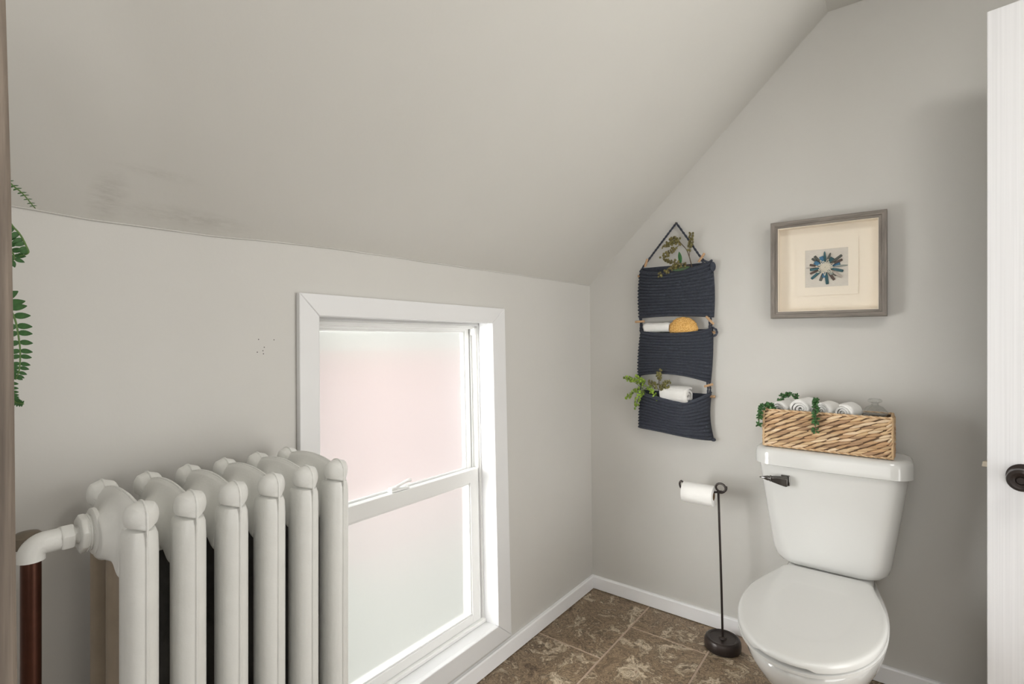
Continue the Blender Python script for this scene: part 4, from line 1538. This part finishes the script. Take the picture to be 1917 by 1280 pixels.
# ================================================================== SHELF UNIT AND FERN AT THE LEFT EDGE
sh = thing('wooden_shelf', (0.40, -2.22, 0), 'weathered rustic wooden shelf unit at the left edge of the view', 'shelf')
for (px, py, h_, lx, ly) in ((0.574, -2.088, 1.72, 0.016, 0.018), (0.574, -2.38, 1.72, 0.016, 0.0), (0.24, -2.11, 1.50, 0.0, 0.0), (0.24, -2.38, 1.50, 0.0, 0.0)):
    w_ = 0.020
    rg = []
    for k in range(13):
        z = h_ * k / 12
        q = (1 - z / 1.165)
        dx, dy = lx * q * 0.9, ly * q * 0.9
        wv = 0.0012 * sin(7 * z + px * 20)
        rg.append([(px + dx - w_ + wv, py + dy - w_, z), (px + dx + w_ + wv, py + dy - w_, z), (px + dx + w_ + wv, py + dy + w_ + wv, z), (px + dx - w_ + wv, py + dy + w_ + wv, z)])
    MB().loft(rg).build('post', RUSTIC, sh, bevel=0.003)
RUSTX = mat_wood('weathered_wood_board', srgb(92, 78, 68), srgb(150, 132, 116), 'X', 0.8, 0.5, 0.5)
for z in (0.25, 0.68, 1.10):
    MB().box(0.262, 0.552, -2.395, -2.125, z, z + 0.022).build('shelf_board', RUSTX, sh, bevel=0.002)
    for yy in (-2.11, -2.38):
        MB().box(0.26, 0.556, yy - 0.010, yy + 0.010, z - 0.03, z).build('shelf_rail', RUSTX, sh, bevel=0.002)

fern = thing('potted_fern', (0.41, -2.26, 1.122), 'green fern with arching fronds reaching past the wooden post', 'fern')
FC = (0.41, -2.26, 1.122)
MB().lathe([(0.040, 0), (0.044, 0.004), (0.055, 0.085), (0.058, 0.09), (0.058, 0.10), (0.053, 0.10), (0.050, 0.088), (0.002, 0.086)], FC, n=36).build('pot', mat('white_pot', srgb(225, 222, 216), 0.4), fern, smooth=40)
# leaflet mesh shared by all fronds (unit length along +X)
lm = MB()
rings = []
for k in range(7):
    t = k / 6
    w_ = 0.30 * sin(pi * min(0.98, 0.06 + 0.93 * t ** 0.8)) ** 0.75
    rings.append([(t, -w_, 0.02 * t), (t, 0, 0.05 * w_ - 0.012 + 0.02 * t), (t, w_, 0.02 * t), (t, 0, 0.05 * w_ + 0.012 + 0.02 * t)])
lm.loft(rings)
FERNM = mat('fern_green', srgb(44, 84, 36), 0.45, 0.25, 3)
leaf_me = lm.mesh('leaflet', FERNM, 60)


def frond(path, n, l0, lmax, tipl, side=(1, -1), normal=(0.9, 0.0, 0.35)):
    pp = bez(path, 60)
    f = MB().tube(pp, [lerp(0.0013, 0.0005, k / 60) for k in range(61)], 6, srgb(86, 116, 56)).build('frond', LEAFM, fern, smooth=60)
    base = wloc(f)
    nv = Vector(normal).normalized()
    for k in range(n):
        t = 0.06 + 0.92 * k / (n - 1)
        i = int(t * 60)
        p = pp[i]
        tg = (pp[min(60, i + 1)] - pp[max(0, i - 1)]).normalized()
        sd = nv.cross(tg).normalized()
        ln = (lerp(l0, lmax, min(1, t / 0.35)) if t < 0.35 else lerp(lmax, tipl, ((t - 0.35) / 0.65) ** 0.8))
        for s_ in side:
            d = (sd * s_ + tg * 0.25).normalized()
            y_ = nv.cross(d).normalized()
            z_ = d.cross(y_)
            o = bpy.data.objects.new('leaflet', leaf_me); COL.objects.link(o)
            M = Matrix((d * ln, y_ * ln * (0.9), z_ * ln)).transposed().to_4x4()
            M.translation = p - base
            o.matrix_basis = M
            o.parent = f


B0 = (0.42, -2.245, 1.205)
VN = (0.99, -0.1, 0.08)
frond([B0, (0.440, -2.14, 1.31), (0.454, -2.070, 1.330), (0.458, -2.045, 1.316), (0.473, -2.034, 1.2965)], 22, 0.010, 0.008, 0.003, (1, -1), (0.6, -0.2, 0.75))
frond([B0, (0.438, -2.14, 1.275), (0.452, -2.065, 1.290), (0.458, -2.046, 1.276), (0.467, -2.039, 1.258), (0.468, -2.0385, 1.252), (0.463, -2.044, 1.249)], 22, 0.020, 0.014, 0.003, (-1,), VN)
frond([B0, (0.438, -2.13, 1.262), (0.450, -2.068, 1.272), (0.458, -2.052, 1.258), (0.462, -2.047, 1.247), (0.458, -2.051, 1.243)], 13, 0.018, 0.014, 0.006, (1, -1), VN)
frond([B0, (0.436, -2.13, 1.225), (0.450, -2.066, 1.212), (0.457, -2.049, 1.196), (0.461, -2.0435, 1.165), (0.4625, -2.0435, 1.140), (0.460, -2.046, 1.128)], 22, 0.014, 0.0165, 0.005, (1, -1), VN)
frond([B0, (0.434, -2.13, 1.205), (0.448, -2.070, 1.185), (0.456, -2.052, 1.150), (0.458, -2.0495, 1.120), (0.460, -2.047, 1.107), (0.466, -2.041, 1.104)], 28, 0.014, 0.010, 0.003, (1, -1), VN)
frond([B0, (0.35, -2.27, 1.30), (0.30, -2.28, 1.28), (0.27, -2.29, 1.22)], 20, 0.02, 0.018, 0.005)
frond([B0, (0.45, -2.32, 1.32), (0.49, -2.36, 1.30), (0.52, -2.39, 1.24)], 20, 0.02, 0.018, 0.005)
frond([B0, (0.40, -2.33, 1.31), (0.38, -2.38, 1.30), (0.36, -2.42, 1.25)], 20, 0.02, 0.018, 0.005)
